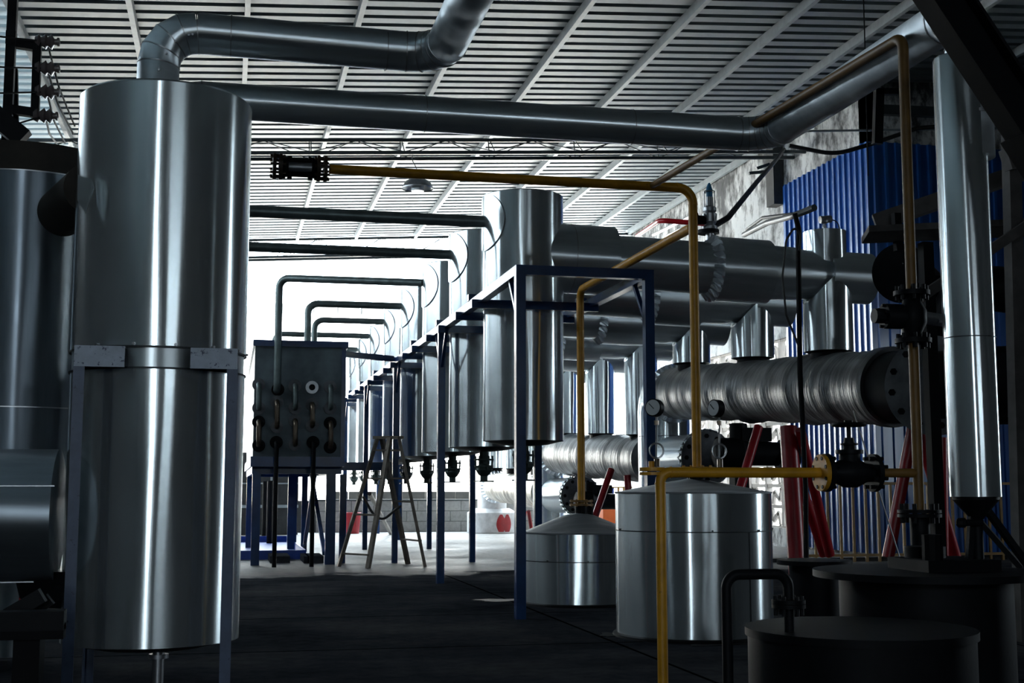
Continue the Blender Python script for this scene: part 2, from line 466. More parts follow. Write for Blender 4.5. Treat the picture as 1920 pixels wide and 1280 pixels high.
# ================================================================== SETTING
RZ0, RS = 7.28, .06            # roof height = RZ0 + RS * X
XW = 10.3                      # right wall
YE = 32.6                      # end wall
def rz(x): return RZ0+RS*x
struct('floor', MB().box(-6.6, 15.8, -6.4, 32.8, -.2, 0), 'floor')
def corrug(x0, x1, y0, y1, per=.31, d=.10):
    mb = MB(); y = y0; prof = []
    while y < y1:
        prof += [(y, 0), (y+.185, 0), (y+.192, d), (y+.303, d)]; y += per
    prof.append((y, 0))
    vs = []; fs = []
    for (yy, h) in prof:
        vs.append((x0, yy, rz(x0)+h)); vs.append((x1, yy, rz(x1)+h))
    for i in range(len(prof)-1): fs.append((2*i, 2*i+1, 2*i+3, 2*i+2))
    k = len(vs)                      # upper skin, so the sheet has thickness
    for (yy, h) in prof:
        vs.append((x0, yy, rz(x0)+h+.02)); vs.append((x1, yy, rz(x1)+h+.02))
    for i in range(len(prof)-1): fs.append((k+2*i, k+2*i+2, k+2*i+3, k+2*i+1))
    return mb.add(vs, fs)
struct('ceiling', corrug(-2.80, 15.9, -12.5, 32.0), 'roof')  # runs on past the back wall: unseen canopy added to block the sun
struct('ceiling', corrug(-6.7, -2.80, -12.5, 32.0), 'roof_clear')  # same added overhang behind the back wall
# purlins: channels along the hall, under the sheets
px_ = [-5.8, -4.3, -2.765, -1.33, .112, 1.563, 3.02, 4.52, 6.06, 7.57, 9.04, 10.2, 12.0, 13.6, 15.2]
for i, x in enumerate(px_):
    mb = MB(); z = rz(x)-.005
    mb.box(x-.035, x+.035, -6.3, 31.95, z-.012, z).box(x-.035, x-.025, -6.3, 31.95, z-.13, z-.012).box(x-.035, x+.035, -6.3, 31.95, z-.14, z-.13)
    mb.box(x+.026, x+.035, -6.3, 31.95, z-.13, z-.105)
    struct('trim_%d' % (i+1), mb, 'whitesteel')
# walls
struct('wall_end', MB().box(2.2, XW, YE, YE+.2, 0, .79), 'block')
struct('wall_end', MB().box(-6.6, -4.2, YE, YE+.2, 0, 7.2).box(-4.2, 2.2, YE, YE+.2, 0, .79), 'darkwall')
struct('trim_16', MB().box(2.2, XW, YE-.03, YE+.23, .79, .82), 'truss')
mb = MB().box(-6.6, -6.4, -6.4, 12.0, 0, 7.2).box(-6.6, -6.4, 12.0, 31.0, 0, 5.7).box(-6.6, -6.4, 12.0, 31.0, 6.8, 7.2).box(-6.6, -6.4, 31, YE+.2, 0, 7.2)
struct('wall_left', mb, 'darkwall')
mb = MB().box(-6.6, -2.6, -6.4, -6.2, 0, 7.2).box(-1.7, 1.4, -6.4, -6.2, 0, 7.9).box(1.4, 5.6, -6.4, -6.2, 0, 3.0).box(1.4, 5.6, -6.4, -6.2, 3.55, 7.9).box(5.6, 15.8, -6.4, -6.2, 0, 8.2).box(-2.6, -1.7, -6.4, -6.2, 5.8, 7.3)  # the wide slot is added to let in fill light
struct('wall_back', mb, 'darkwall')
mb = MB().box(15.6, 15.8, -6.4, 8.8, 0, 8.2).box(15.6, 15.8, 10.4, 19.2, 0, 8.2).box(15.6, 15.8, 8.8, 10.4, 4.8, 8.2).box(15.6, 15.8, 8.8, 10.4, 0, 1.0)
struct('wall_right', mb, 'darkwall')
# right wall of the far bay, with a lattice opening
LY0, LY1, LZ0, LZ1 = 22.1, 28.2, .35, 3.95
mb = MB().box(XW, XW+.25, 19.15, LY0, 0, 7.89).box(XW, XW+.25, LY1, YE+.2, 0, 7.89)
mb.box(XW, XW+.25, LY0, LY1, LZ1, 7.89).box(XW, XW+.25, LY0, LY1, 0, LZ0)
mb.box(XW, 15.8, 19.15, 19.35, 0, 8.2)
struct('wall_side', mb, 'plaster')
mb = MB(); ny = 8; nz = 9; cy = (LY1-LY0)/ny; cz = (LZ1-LZ0)/nz
for i in range(ny+1): mb.box(XW+.04, XW+.16, LY0+i*cy-.05, LY0+i*cy+.05, LZ0, LZ1)
for j in range(nz+1): mb.box(XW+.05, XW+.15, LY0, LY1, LZ0+j*cz-.035, LZ0+j*cz+.035)
for i in range(ny):
    for j in range(nz):
        y = LY0+i*cy; z = LZ0+j*cz; q = 1 if (i+j) % 2 else -1; ym = y+cy/2
        a = (XW+.1, ym-q*cy*.22, z+cz*.12); b_ = (XW+.1, ym-q*cy*.12, z+cz*.72); c_ = (XW+.1, ym+q*cy*.22, z+cz*.30); d_ = (XW+.1, ym+q*cy*.28, z+cz*.88)
        mb.bar(a, b_, .09, .05, (1, 0, 0)).bar(b_, c_, .09, .05, (1, 0, 0)).bar(c_, d_, .09, .05, (1, 0, 0))
        mb.bar(d_, (XW+.1, ym+q*cy*.5, z+cz*.88), .09, .05, (1, 0, 0))
struct('window_1', mb, 'lattice')
# blue profiled cladding (a corner of a clad room)
def ribs(p0, p1, z0, zt, nrm, per=.20, d=.035):
    p0 = Vector(p0); p1 = Vector(p1); L = (p1-p0).length; t = (p1-p0)/L; nr = Vector(nrm); prof = []; s = 0
    while s < L-.001:
        for a, h in ((0, 0), (.10, 0), (.115, d), (.165, d), (.18, 0)):
            if s+a < L: prof.append((s+a, h))
        s += per
    prof.append((L, 0)); vs = []; fs = []
    for s_, h in prof:
        q = p0+t*s_; ztop = zt(s_)
        for z in (z0, ztop):
            vs.append((q.x+nr.x*h, q.y+nr.y*h, z)); vs.append((q.x+nr.x*(h-.012), q.y+nr.y*(h-.012), z))
    for i in range(len(prof)-1):
        a = 4*i; b2 = 4*i+4
        fs += [(a, b2, b2+2, a+2), (a+1, a+3, b2+3, b2+1), (a+2, b2+2, b2+3, a+3)]
    return MB().add(vs, fs)
zb = at(1645, 266, Y=19.0).z
o = P('blue_cladding_sheets', ribs((XW-.06, 22.3, 0), (XW-.06, 19.0, 0), .05, lambda s: zb, (-1, 0, 0)), 'bluesheet', None, True, (XW-.06, 20.5, .05))
o['label'] = 'tall blue profiled sheeting fixed over the stained plaster side wall'; o['category'] = 'wall cladding'
o = P('blue_cladding_sheets', ribs((XW-.06, 19.0, 0), (15.5, 19.0, 0), .05, lambda s: zb, (0, -1, 0)), 'bluesheet', None, True, (12.8, 19.0, .05))
o['label'] = 'shiny blue profiled sheeting turning the corner behind the tall silver pipe'; o['category'] = 'wall cladding'

# outside
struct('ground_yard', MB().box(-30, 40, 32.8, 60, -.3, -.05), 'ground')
struct('ground_sides', MB().box(-60, -6.6, -60, 32.8, -.3, -.05).box(15.8, 60, -60, 32.8, -.3, -.05).box(-6.6, 15.8, -60, -6.4, -.3, -.05), 'darkground')  # added dark around the hall to keep bounce light off the roof
zc = at(600, 590, Y=46).z
struct('wall_yard', MB().box(-25, 35, 46, 46.3, -.2, zc-.35), 'whitewall')
mb = MB(); x = -10.0
zt_ = at(600, 571, Y=46).z; zb_ = at(600, 588, Y=46).z
for k in range(22): mb.box(x, x+.78, 45.95, 46.35, zb_-.0, zt_); x += .86
single('block_course', mb, 'copings', (0, 46, zb_), 'row of grey concrete blocks along the top of the bright yard wall', 'wall', smooth=False)
struct('wall_yard_top', MB().box(-25, 35, 46.02, 46.28, zc-.35, zb_), 'whitewall')
mb = MB(); zt_ = at(750, 921, Y=36).z; zb_ = at(750, 936, Y=36).z; x = at(625, 930, Y=36).x
for k in range(9):
    mb.box(x, x+.40, 35.9, 36.1, zb_, zt_); x += .43
mb.box(at(625, 930, Y=36).x+.2, at(625, 930, Y=36).x+.3, 35.95, 36.05, zb_-.13, zb_+.01).box(x-.4, x-.3, 35.95, 36.05, zb_-.13, zb_+.01)
struct('wall_yard_low', MB().box(at(625, 930, Y=36).x-.5, x+.5, 35.95, 36.05, -.05, zb_), 'whitewall')
single('kerb_block_row', mb, 'lowblocks', (at(750, 930, Y=36).x, 36, -.05), 'low row of grey blocks in the yard beyond the end wall', 'kerb', smooth=False)

# trusses
def truss(Y, zoff_top, depth, label, r=.03):
    t = thing('roof_truss', (2, Y, rz(2)-zoff_top), label, 'roof truss')
    mb = MB()
    z0 = lambda x: rz(x)-zoff_top
    x0, x1 = -6.4, XW
    P('top_chord', MB().bar((x0, Y, z0(x0)), (x1, Y, z0(x1)), .05, .06), 'truss', t)
    P('bottom_chord', MB().bar((x0, Y-.1, z0(x0)-depth), (x1, Y-.1, z0(x1)-depth), .05, .06).bar((x0, Y-.6, z0(x0)-depth-.02), (x1, Y-.6, z0(x1)-depth-.02), .05, .06), 'truss', t)
    wv = MB(); x = -5.9; k = 0
    nodes = []
    while x < x1-.3:
        nodes.append((x, k % 2)); x += .795; k += 1
    for (xa, ka), (xb, kb) in zip(nodes, nodes[1:]):
        for dy, dx in ((-.1, 0), (-.6, .05)):
            a = Vector((xa+dx*(ka == 0), Y+(dy if ka else 0), z0(xa)-(depth if ka else 0))); b = Vector((xb+dx*(kb == 0), Y+(dy if kb else 0), z0(xb)-(depth if kb else 0)))
            wv.cyl(a, b, .009, 6)
        if ka: wv.cyl((xa, Y-.1, z0(xa)-depth), (xa, Y, z0(xa)), .009, 6).cyl((xa, Y-.6, z0(xa)-depth), (xa+.03, Y, z0(xa)), .009, 6)
    P('web_rod', wv, 'truss', t)
truss(22.0, .24, .36, 'light dark steel roof truss crossing above the hanging lamp')
truss(31.8, .12, .52, 'light dark steel roof truss at the bright open end of the roof')

# ================================================================== VESSELS
def cap_prof(r, z0, z1, rise=.02):
    return [(r, z0), (r, z1-.012), (r-.012, z1), (r*.5, z1+rise*.7), (.02, z1+rise)]
def patch(c, r, off, zc, rad, ang, th=.014, n=40):
    "round cover plate bent round a vessel of radius r, facing angle ang"
    mb = MB(); vs = []; fs = []
    rr = 6
    for t in (off, off+th):
        for i in range(rr+1):
            for k in range(n):
                a = 2*pi*k/n; u = rad*i/rr*cos(a); z = zc+rad*i/rr*sin(a)
                q = ang+max(-1.5, min(1.5, u/(r+t))); vs.append((c[0]+(r+t)*cos(q), c[1]+(r+t)*sin(q), z))
    m = (rr+1)*n
    for s_ in (0, 1):
        for i in range(rr):
            for k in range(n):
                a, b2 = s_*m+i*n+k, s_*m+i*n+(k+1) % n
                f = (a, b2, b2+n, a+n); fs.append(f if s_ else f[::-1])
    for k in range(n): fs.append((rr*n+k, rr*n+(k+1) % n, m+rr*n+(k+1) % n, m+rr*n+k))
    return mb.add(vs, fs)
def screws(c, r, z, n, ph=0):
    mb = MB()
    for k in range(n):
        a = 2*pi*k/n+ph; d = Vector((cos(a), sin(a), 0)); p = Vector((c[0], c[1], z))+d*r
        mb.cyl(p-d*.004, p+d*.007, .007, 6)
    return mb
def vessel(X, Y, z0, z1, zs, band, label, group=None, saddle=None, valve=True):
    t = thing('insulated_vessel', (X, Y, z0), label, 'insulated tank', group)
    r = .425; c = (X, Y, 0); n = 72
    P('upper_shell', MB().lathe(c, (0, 0, 1), cap_prof(r, zs, z1), n), 'galv_z', t)
    lo = zs-band
    P('lower_shell', MB().lathe(c, (0, 0, 1), [(r-.004, z0+.0), (r-.004, lo)], n, False), 'galv_z', t)
    P('middle_band', MB().lathe(c, (0, 0, 1), [(r-.010, lo-.01), (r-.010, zs+.01)], n, False), 'band', t)
    P('seam_line', MB().ring((X, Y, zs), (0, 0, 1), r, .008, .003, n).ring((X, Y, lo), (0, 0, 1), r, .008, .002, n), 'seam', t)
    P('screw', screws(c, r+.003, zs+.012, 14).add([], []), 'steel', t)
    P('bottom_dish', MB().lathe(c, (0, 0, 1), [(.09, z0-.05), (.26, z0-.035), (r-.02, z0), (r-.008, z0+.015)], n, True), 'black', t)
    if saddle: 
        P('cover_plate', patch((X, Y), r, .002, saddle[0], saddle[1], saddle[2]), 'galv_z', t)
    if valve:
        v = P('outlet_valve', MB().lathe((X, Y, 0), (0, 0, 1), [(.055, z0-.03), (.055, z0-.15), (.05, z0-.16), (.05, z0-.20), (.085, z0-.22), (.10, z0-.27), (.07, z0-.32), (.045, z0-.34), (.045, z0-.40)][::-1], 20), 'iron', t)
        P('valve_flange', MB().cyl((X, Y, z0-.155), (X, Y, z0-.135), .12, 20).cyl((X, Y, z0-.232), (X, Y, z0-.215), .115, 20).cyl((X, Y, z0-.41), (X, Y, z0-.395), .12, 20)
          .bolts((X, Y, z0-.145), (0, 0, 1), .10, 6, .011, .09).bolts((X, Y, z0-.225), (0, 0, 1), .098, 6, .010, .08), 'iron', v)
    return t

VY = [13.0, 15.1, 17.3, 19.6, 21.9, 24.2, 26.5, 28.9, 31.2]
VX = 3.0; VZ0, VZ1, VZS = 1.585, 4.17, 2.985
ordn = ['nearest', 'second', 'third', 'fourth', 'fifth', 'sixth', 'seventh', 'eighth', 'farthest']
SZ = [(3.86, .30), (3.80, .30), (3.70, .30), (3.62, .26), (3.55, .26), (3.45, .26), (3.4, .26), (3.3, .26), (3.2, .26)]
v1 = vessel(VX, VY[0], VZ0, VZ1, VZS, .03, 'nearest of the tall silver vessels hanging in the blue steel rack', 'silver vessels in the blue rack', (SZ[0][0], SZ[0][1], radians(192)))
for k in range(1, 9):
    dup(v1, (VX, VY[k], VZ0), '%s of the tall silver vessels hanging in the blue steel rack, counting away' % ordn[k])
big = vessel(-.345, 6.6, .371, 3.053, 1.76, .10, 'big silver vessel standing in the foreground beside the dark one', None, None, False)
P('outlet_pipe', MB().cyl((-.30, 6.5, .33), (-.30, 6.5, -.0), .028, 14).ring((-.30, 6.5, .30), (0, 0, 1), .028, .02, .02, 14), 'steel', big)

# worn steel frame round the big vessel
t = thing('support_frame', (-.345, 6.35, 0), 'worn blue steel frame wrapped round the big silver vessel', 'steel frame')
a = at(148, 700, Y=6.13); b = at(435, 700, Y=6.13)
for q, x in ((1, a.x), (-1, b.x)):
    for Y in (6.13, 7.07):
        mb = MB().box(x-.024, x+.024, Y-.004, Y+.004, 0, 1.66).box(x-.022*q-.004, x-.022*q+.004, Y, Y+.07*(1 if Y < 6.6 else -1), 0, 1.66)
        P('post', mb, 'blue_post', t)
for x0, x1 in ((a.x-.024, at(234, 670, Y=6.13).x), (at(357, 670, Y=6.13).x, b.x+.024)):
    mb = MB().box(x0, x1, 6.125, 6.133, 1.655, 1.745).box(x0, x1, 6.125, 6.20, 1.745, 1.752)
    P('front_rail', mb, 'blue_worn', t)
for x in (a.x, b.x):
    P('side_rail', MB().box(x-.004, x+.004, 6.13, 7.07, 1.655, 1.745), 'blue', t)
P('rear_rail', MB().box(a.x-.04, b.x+.04, 7.066, 7.074, 1.655, 1.745), 'blue', t)

# ------------------------------------------------------------------ blue rack
PY = [10.77, 14.97, 19.17, 23.4, 27.6, 31.6]; XL, XR, ZT = 2.456, 3.63, 3.035; W = .085
t = thing('vessel_rack', (3.04, 10.77, 0), 'long dark blue steel rack carrying the row of tall silver vessels', 'steel rack')
for Y in PY:
    for X in (XL, XR):
        P('post', MB().box(X-W/2, X+W/2, Y-W/2, Y+W/2, 0, ZT-W), 'blue', t)
for X in (XL, XR):
    P('long_beam', MB().bar((X, PY[0]-W/2, ZT-W/2), (X, PY[-1]+W/2, ZT-W/2), W), 'blue', t)
P('cross_beam', MB().bar((XL+W/2, PY[0], ZT-W/2), (XR-W/2, PY[0], ZT-W/2), W), 'blue', t)
for Y in VY:
    for q in (-1, 1):
        P('cross_beam', MB().bar((XL-.1, Y+q*.47, ZT-W*.5-.05), (XR+.05, Y+q*.47, ZT-W*.5-.05), .06, .085), 'blue', t)
    mb = MB()
    for X in (XL, XR): mb.box(X-.05, X+.05, Y-.05, Y+.05, ZT, ZT+.07)
    P('lug', mb, 'blue', t)
for i, Y in enumerate(PY):
    for X in (XL, XR):
        for q in ((1,) if i == 0 else (-1, 1)):
            P('knee_brace', MB().bar((X, Y+q*.03, ZT-.50), (X, Y+q*.38, ZT-W), .035), 'blue', t)

# ------------------------------------------------------------------ side ducts from the vessels, with upright columns
CX = 6.47
CB = [2.60, 2.735, 2.875, 1.95, 2.06, 2.16, 1.50, 1.55, 1.60]
def side_duct(k, Y, label, colz, full=True):
    z = lambda x: 3.53-.028*(x-3.4)
    t = thing('side_duct', (CX, Y, colz), label, 'insulated duct', 'side ducts from the vessels')
    def c(x): return (x, Y, z(x))
    def cy(x0, x1, r0, r1=None): return MB().sweep([c(x0), c(x1)], [r0, r0 if r1 is None else r1], 56)
    s = P('inlet_sleeve', cy(VX+.05, 3.97, .37), 'galv_x', t)
    P('seam_line', MB().ring(c(3.50), (1, 0, -.028), .37, .006, .003, 56), 'steel', s)
    P('duct_body', cy(3.95, 5.10, .285), 'galv_x', t)
    P('crimped_collar', MB().frill(c(5.03), (1, 0, -.028), .285, .365, .10, 24, .13), 'crimp', t, False)
    P('wide_sleeve', cy(5.12, 5.74, .352), 'galv_x', t)
    P('duct_reducer', MB().sweep([c(5.72), c(6.05), c(6.47)], [.30, .295, .235], 56), 'galv_x', t)
    P('end_cap', MB().sweep([c(6.44), c(6.97)], [.285, .285], 56), 'galv_x', t)
    zt = z(CX)
    # column mitred into the duct
    n = 64; top = []; bot = []
    for i in range(n):
        a_ = 2*pi*i/n; x = CX+.27*cos(a_); y = Y+.27*sin(a_)
        top.append((x, y, zt-.02-abs(cos(a_))**1.4*.30)); bot.append((x, y, colz))
    P('column', MB().rings([bot, top], True), 'galv_z', t)
    P('seam_line', MB().box(CX-.262*sin(.5)-.003, CX-.262*sin(.5)+.003, Y-.27*cos(.5)-.004, Y-.27*cos(.5)+.01, colz, zt-.2), 'seam', t)
    P('column_neck', MB().lathe((CX, Y, 0), (0, 0, 1), [(.20, colz-.12), (.20, colz-.02), (.255, colz)], 40), 'black', t)
    top = []; bot = []
    for i in range(n):
        a_ = 2*pi*i/n; x = CX-.01+.235*cos(a_); y = Y+.235*sin(a_)
        bot.append((x, y, zt+.12+abs(cos(a_))**1.6*.09)); top.append((x, y, zt+.50))
    if full: P('top_stub', MB().rings([bot, top], True), 'galv_z', t)
    return t
dl = ['nearest silver side duct, level with a capped stub and sensor on top', 'second silver side duct, just behind and below the nearest one in view', 'third silver side duct seen under the second one', 'fourth silver side duct seen low behind the blue rack', 'fifth silver side duct, small, above the second wrapped header', 'sixth silver side duct, smallest of those over the second wrapped header', 'seventh silver side duct over the pale wrapped pipe', 'eighth silver side duct over the pale wrapped pipe', 'last silver side duct at the open end of the hall']
ds = None
for k, Y in enumerate(VY): side_duct(k, Y, dl[k], CB[k], k == 0)
zt = 3.53-.028*(CX-3.4)+.50
t = thing('temperature_sensor', (6.46, 13.0, zt), 'small metal sensor head on the capped stub of the nearest side duct', 'sensor')
P('stem', MB().cyl((6.46, 13, zt), (6.46, 13, zt+.10), .012, 10).cyl((6.46, 13, zt+.05), (6.46, 13, zt+.08), .026, 6), 'steel', t)
P('head', MB().cyl((6.41, 13, zt+.14), (6.54, 13, zt+.155), .042, 16).ball((6.46, 13, zt+.13), .05, 12, 1, 1, .8), 'steel', t)
P('cable', MB().sweep(fillet([(6.54, 13, zt+.15), (6.62, 13, zt+.13), (6.68, 13.02, zt-.02), (6.70, 13.1, zt-.5)], .08), .006, 6), 'rubber', t)

# ------------------------------------------------------------------ wrapped headers
def header(label, y0, y1, z0, z1, r, mat, colx, ymax, stub, zbase=0.0, drum=False, black_nose=False, group='wrapped header pipes'):
    t = thing('header_pipe', (colx, y1, 0), label, 'wrapped pipe', group)
    m = 90; pts = []; rr = []
    rnd = random.Random(int(y0*10)); w_ = 0
    for i in range(m+1):
        f = i/m; y = y0+(y1-y0)*f; pts.append((CX, y, z0+(z1-z0)*f))
        if i % 3 == 0: w_ = rnd.uniform(-.014, .016)
        rr.append(r+w_*(.4+.6*((i % 3) != 0))+rnd.uniform(-.004, .004)+(.02 if i % 24 < 4 else 0))
    P('wrapped_pipe', MB().sweep(pts, rr, 56), mat, t)
    P('crimped_collar', MB().frill((CX, y1-.10, z1), (0, 1, 0), r*.98, r*1.16, .12, 30, .10), 'crimp', t, False)
    # mitred elbow turning down to the floor
    e = fillet([(CX, y1, z1), (CX, y1+.52, z1), (CX, y1+.52, zbase)], .5, 3)
    P('elbow_and_column', MB().sweep(e, r*1.06, 56), 'galv_z' if mat == 'wrap' else 'whitedrum', t)
    P('seam_line', MB().ring((CX, y1+.52, z1-.62), (0, 0, 1), r*1.06, .008, .003, 48), 'seam', t)
    if stub is not None:
        zs = stub[0]; ys = stub[1]
        P('cleanout_stub', MB().cyl((CX, y1+.2, zs), (CX, ys+.05, zs), r*.92, 48), 'galv_y', t)
        P('crimped_collar', MB().frill((CX, ys+.16, zs), (0, -1, 0), r*.95, r*1.06, .13, 28, .10), 'crimp', t, False)
        f = P('blind_flange', MB().cyl((CX, ys+.03, zs), (CX, ys, zs), r*.98, 48), 'flange', t)
        P('bolt_hole', MB().bolts((CX, ys-.0, zs), (0, 1, 0), r*.80, 12, .034, .016, .5), 'blackmatt', f)
    if drum:
        P('base_drum', MB().lathe((CX, y1+.52, 0), (0, 0, 1), [(.62, .01), (.62, .50), (.44, .60)], 56), 'whitedrum', t)
        mk = MB()
        for dx in (0, .17):
            a0 = radians(-112)+dx/.62*1.0+.55; 
            for j in range(12):
                f0 = j/12; f1 = (j+1)/12; w0 = .11*sin(pi*min(1, (f0+.06)*.8)) + .012; w1 = .11*sin(pi*min(1, (f1+.06)*.8))+.012
                def q(s_, f): an = a0+s_/.62; return (CX+.63*cos(an), y1+.52+.63*sin(an), .46-.42*f)
                for e in range(6):
                    g0_, g1_ = -1+e/3, -1+(e+1)/3
                    mk.add([q(w0*g0_, f0), q(w0*g1_, f0), q(w1*g1_, f1), q(w1*g0_, f1)], [(0, 3, 2, 1)])
        P('red_mark', mk, 'red', t)
    return t
H1 = header('largest and nearest grey wrapped header pipe running away to a frilled elbow', 11.55, 18.0, 2.10, 2.50, .375, 'wrap', CX, 18, (1.52, 16.75))
H2 = header('middle grey wrapped header pipe seen between the blue posts', 18.95, 24.9, 1.54, 1.78, .372, 'wrap', CX, 24.9, (.96, 23.3))
H3 = header('far pale wrapped header pipe ending over the white drum with red marks', 25.8, 31.0, 1.02, 1.13, .34, 'wrap_pale', CX, 31, None, .5, True)

# near end of the first header: black elbow, grey bolted flange, black pipe leaving to the right
t = thing('black_pipework', (6.2, 10.6, 0), 'large black elbow and bolted flange at the near end of the wrapped header', 'pipework')
P('elbow', MB().sweep(fillet([(CX, 11.6, 2.10), (CX, 10.7, 2.04), (7.5, 10.2, 2.04)], .6, 6), .36, 48), 'black', t)
fc = at(1752, 722, Y=10.2); 
fl = P('bolted_flange', MB().cyl(fc-Vector((.02, .0, 0)), fc+Vector((.03, .04, 0)), .44, 48), 'flange', t)
P('bolt_hole', MB().bolts(fc-Vector((.02, .02, 0)), (.6, .8, 0), .36, 12, .032, .03), 'blackmatt', fl)
e1 = at(1930, 700, Y=9.6)
P('outlet_pipe', MB().sweep([fc, (e1.x, e1.y, fc.z), (e1.x+1.5, e1.y, fc.z)], .30, 40), 'black', t)
P('branch_pipe', MB().sweep(fillet([(CX+.2, 10.9, 2.3), (CX+.1, 10.6, 3.0), (CX+1.6, 10.2, 2.75), (CX+3.5, 10.0, 2.45)], .5, 6), .21, 32), 'black', t)
P('stub_pipe', MB().cyl((CX-.15, 10.9, 2.3), (CX-.15, 10.8, 2.75), .16, 24), 'galv_dark', t)
P('foot_plate', MB().cyl((CX+.2, 10.6, 1.75), (CX+.2, 10.6, 0), .05, 12).box(CX-.05, CX+.45, 10.4, 10.8, 0, .02), 'black', t)
# round black cover tilted against the duct end
dc = at(1690, 512, Y=11.6)
t = thing('round_cover', dc, 'tilted black round cover plate next to the end of the nearest side duct', 'cover plate')
ax = Vector((-.75, -.62, -.22)).normalized()
P('disc', MB().cyl(dc-ax*.015, dc+ax*.02, .30, 40), 'black', t)
P('handle', MB().torus(dc+ax*.03+Vector((0, 0, -.14)), (0, 0, 1), .03, .008, 16, 6).bar(dc+ax*.04+Vector((.02, -.02, .1)), dc+ax*.04+Vector((.07, -.06, .1)), .014), 'flange', t)
P('neck_pipe', MB().sweep([dc-ax*.01, dc-ax*.35, (CX+.05, 10.9, 2.95)], .17, 24), 'black', t)

# ------------------------------------------------------------------ drain tanks on the floor
def floor_tank(x, y, r, zt, za, zs, label):
    t = thing('floor_tank', (x, y, 0), label, 'insulated tank', 'short silver tanks on the floor')
    P('shell', MB().lathe((x, y, 0), (0, 0, 1), [(r, 0), (r, zt)], 72, False), 'galv_z', t)
    P('lid', MB().lathe((x, y, 0), (0, 0, 1), [(r+.006, zt-.012), (r+.006, zt), (r*.9, zt+(za-zt)*.08), (r*.25, za-.02), (.03, za)], 72, False), 'galv_lid', t)
    P('seam_line', MB().ring((x, y, zs), (0, 0, 1), r, .008, .002, 64), 'seam', t)
    P('screw', screws((x, y), r+.002, zs+.01, 9, .4), 'seam', t)
    P('side_seam', MB().box(x+r*.38-.003, x+r*.38+.003, y-r*.925-.003, y-r*.925+.004, 0, zs), 'seam', t)
    P('base_shadow_ring', MB().lathe((x, y, 0), (0, 0, 1), [(r+.03, 0), (r+.025, .018), (r-.01, .03)], 64, False), 'blackmatt', t)  # black ring painting the contact shadow round the tank foot
    return t
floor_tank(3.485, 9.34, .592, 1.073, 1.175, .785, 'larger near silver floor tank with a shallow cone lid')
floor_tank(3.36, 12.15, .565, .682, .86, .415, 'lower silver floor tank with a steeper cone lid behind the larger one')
# puddle stains on the floor
def splat(x, y, rx, ry, z=.004, seed=1):
    rnd = random.Random(seed); n = 40; vs = []
    for k in range(n):
        a_ = 2*pi*k/n; q = 1+.25*sin(3*a_+seed)+.12*rnd.uniform(-1, 1); vs.append((x+rx*q*cos(a_), y+ry*q*sin(a_), z))
    vs2 = [(p[0], p[1], 0) for p in vs]
    return MB().rings([[Vector(p) for p in vs2], [Vector(p) for p in vs]])
for i, (px, py, rx, ry, lb) in enumerate(((940, 1125, .26, .16, 'black oily patch on the floor left of the lower floor tank'), (1385, 1205, .42, .12, 'ragged black patch at the foot of the larger floor tank'), (1148, 1190, .10, .12, 'small round black drain mark beside the larger floor tank'))):
    p = at(px, py, Z=0)
    single('oil_stain', splat(p.x, p.y-(.0), rx, ry, .004, i+1), 'blackmatt', (p.x, p.y, 0), lb, 'stain', smooth=False)

# ================================================================== OVERHEAD DUCTS
def seams(mb, pts, r, w_=.006, th=.004):
    for i in range(1, len(pts)-1):
        d = ((pts[i+1]-pts[i]).normalized()+(pts[i]-pts[i-1]).normalized()).normalized()
        mb.ring(pts[i], d, r, w_, th, 40)
    return mb
r = .105
n0 = at(296, 150, Y=6.6); zA = 3.42
A = fillet([(n0.x, 6.6, 3.06), (n0.x, 6.6, zA), (at(820, 95, Y=6.6).x, 6.6, zA)], .22, 4)
xe = at(828, 95, Y=6.6).x
Apts = fillet([(n0.x, 6.6, 3.05), (n0.x, 6.6, zA+.02), (xe, 6.6, zA), (xe, 3.2, zA), (xe, .9, zA)], .19, 4)
t = thing('exhaust_duct', (n0.x, 6.6, 3.05), 'round silver duct rising out of the big vessel and bending away overhead', 'duct')
k1 = [i for i, p in enumerate(Apts) if p.x > 0][0]
P('riser_elbow', MB().sweep(Apts[:k1], r, 40), 'galv_x', t)
P('duct_run', MB().sweep([Apts[k1-1]]+Apts[k1:], r, 40), 'galv_x', t)
P('seam_line', seams(MB(), Apts, r).ring((xe-.30, 6.6, zA), (1, 0, 0), r, .005, .003, 40).ring((n0.x+.36, 6.6, zA+.018), (1, 0, 0), r, .006, .004, 40), 'steel', t)
P('base_collar', MB().ring((n0.x, 6.6, 3.078), (0, 0, 1), r, .012, .012, 40), 'galv_z', t)
sc_ = MB()
for px, py in ((298, 131), (312, 100), (329, 78), (354, 66), (361, 65)):
    p = at(px, py, Y=6.6-r); sc_.cyl(p, p+Vector((0, -.008, 0)), .006, 6)
P('screw', sc_, 'steel', t)

r = .106; zB = 3.327; XB = 3.312; YB = 7.4; YU = 5.14
Bpts = fillet([(-.40, 7.0, 2.0), (-.40, YB, 2.0), (-.40, YB, zB), (XB, YB, zB), (XB, YU, zB), (XB-.02, YU, 2.8), (XB-.02, YU, 2.6)], .21, 5)
t = thing('transfer_duct', (XB, YU, 1.06), 'long silver overhead duct that turns and drops as the tall upright pipe near the right', 'duct')
P('duct_run', MB().sweep(Bpts, r, 44), 'galv_x', t)
sm = seams(MB(), Bpts, r)
for px in (796, 1183): sm.ring((at(px, 220, Y=YB).x, YB, zB), (1, 0, 0), r, .006, .005, 40)
P('seam_line', sm, 'steel', t)
xv = at(1816, 600, Y=YU).x
P('upright_pipe', MB().lathe((xv, YU, 0), (0, 0, 1), [(.1, 1.062), (.112, 1.063), (.112, 3.06), (.107, 3.07)], 56), 'galv_z', t)
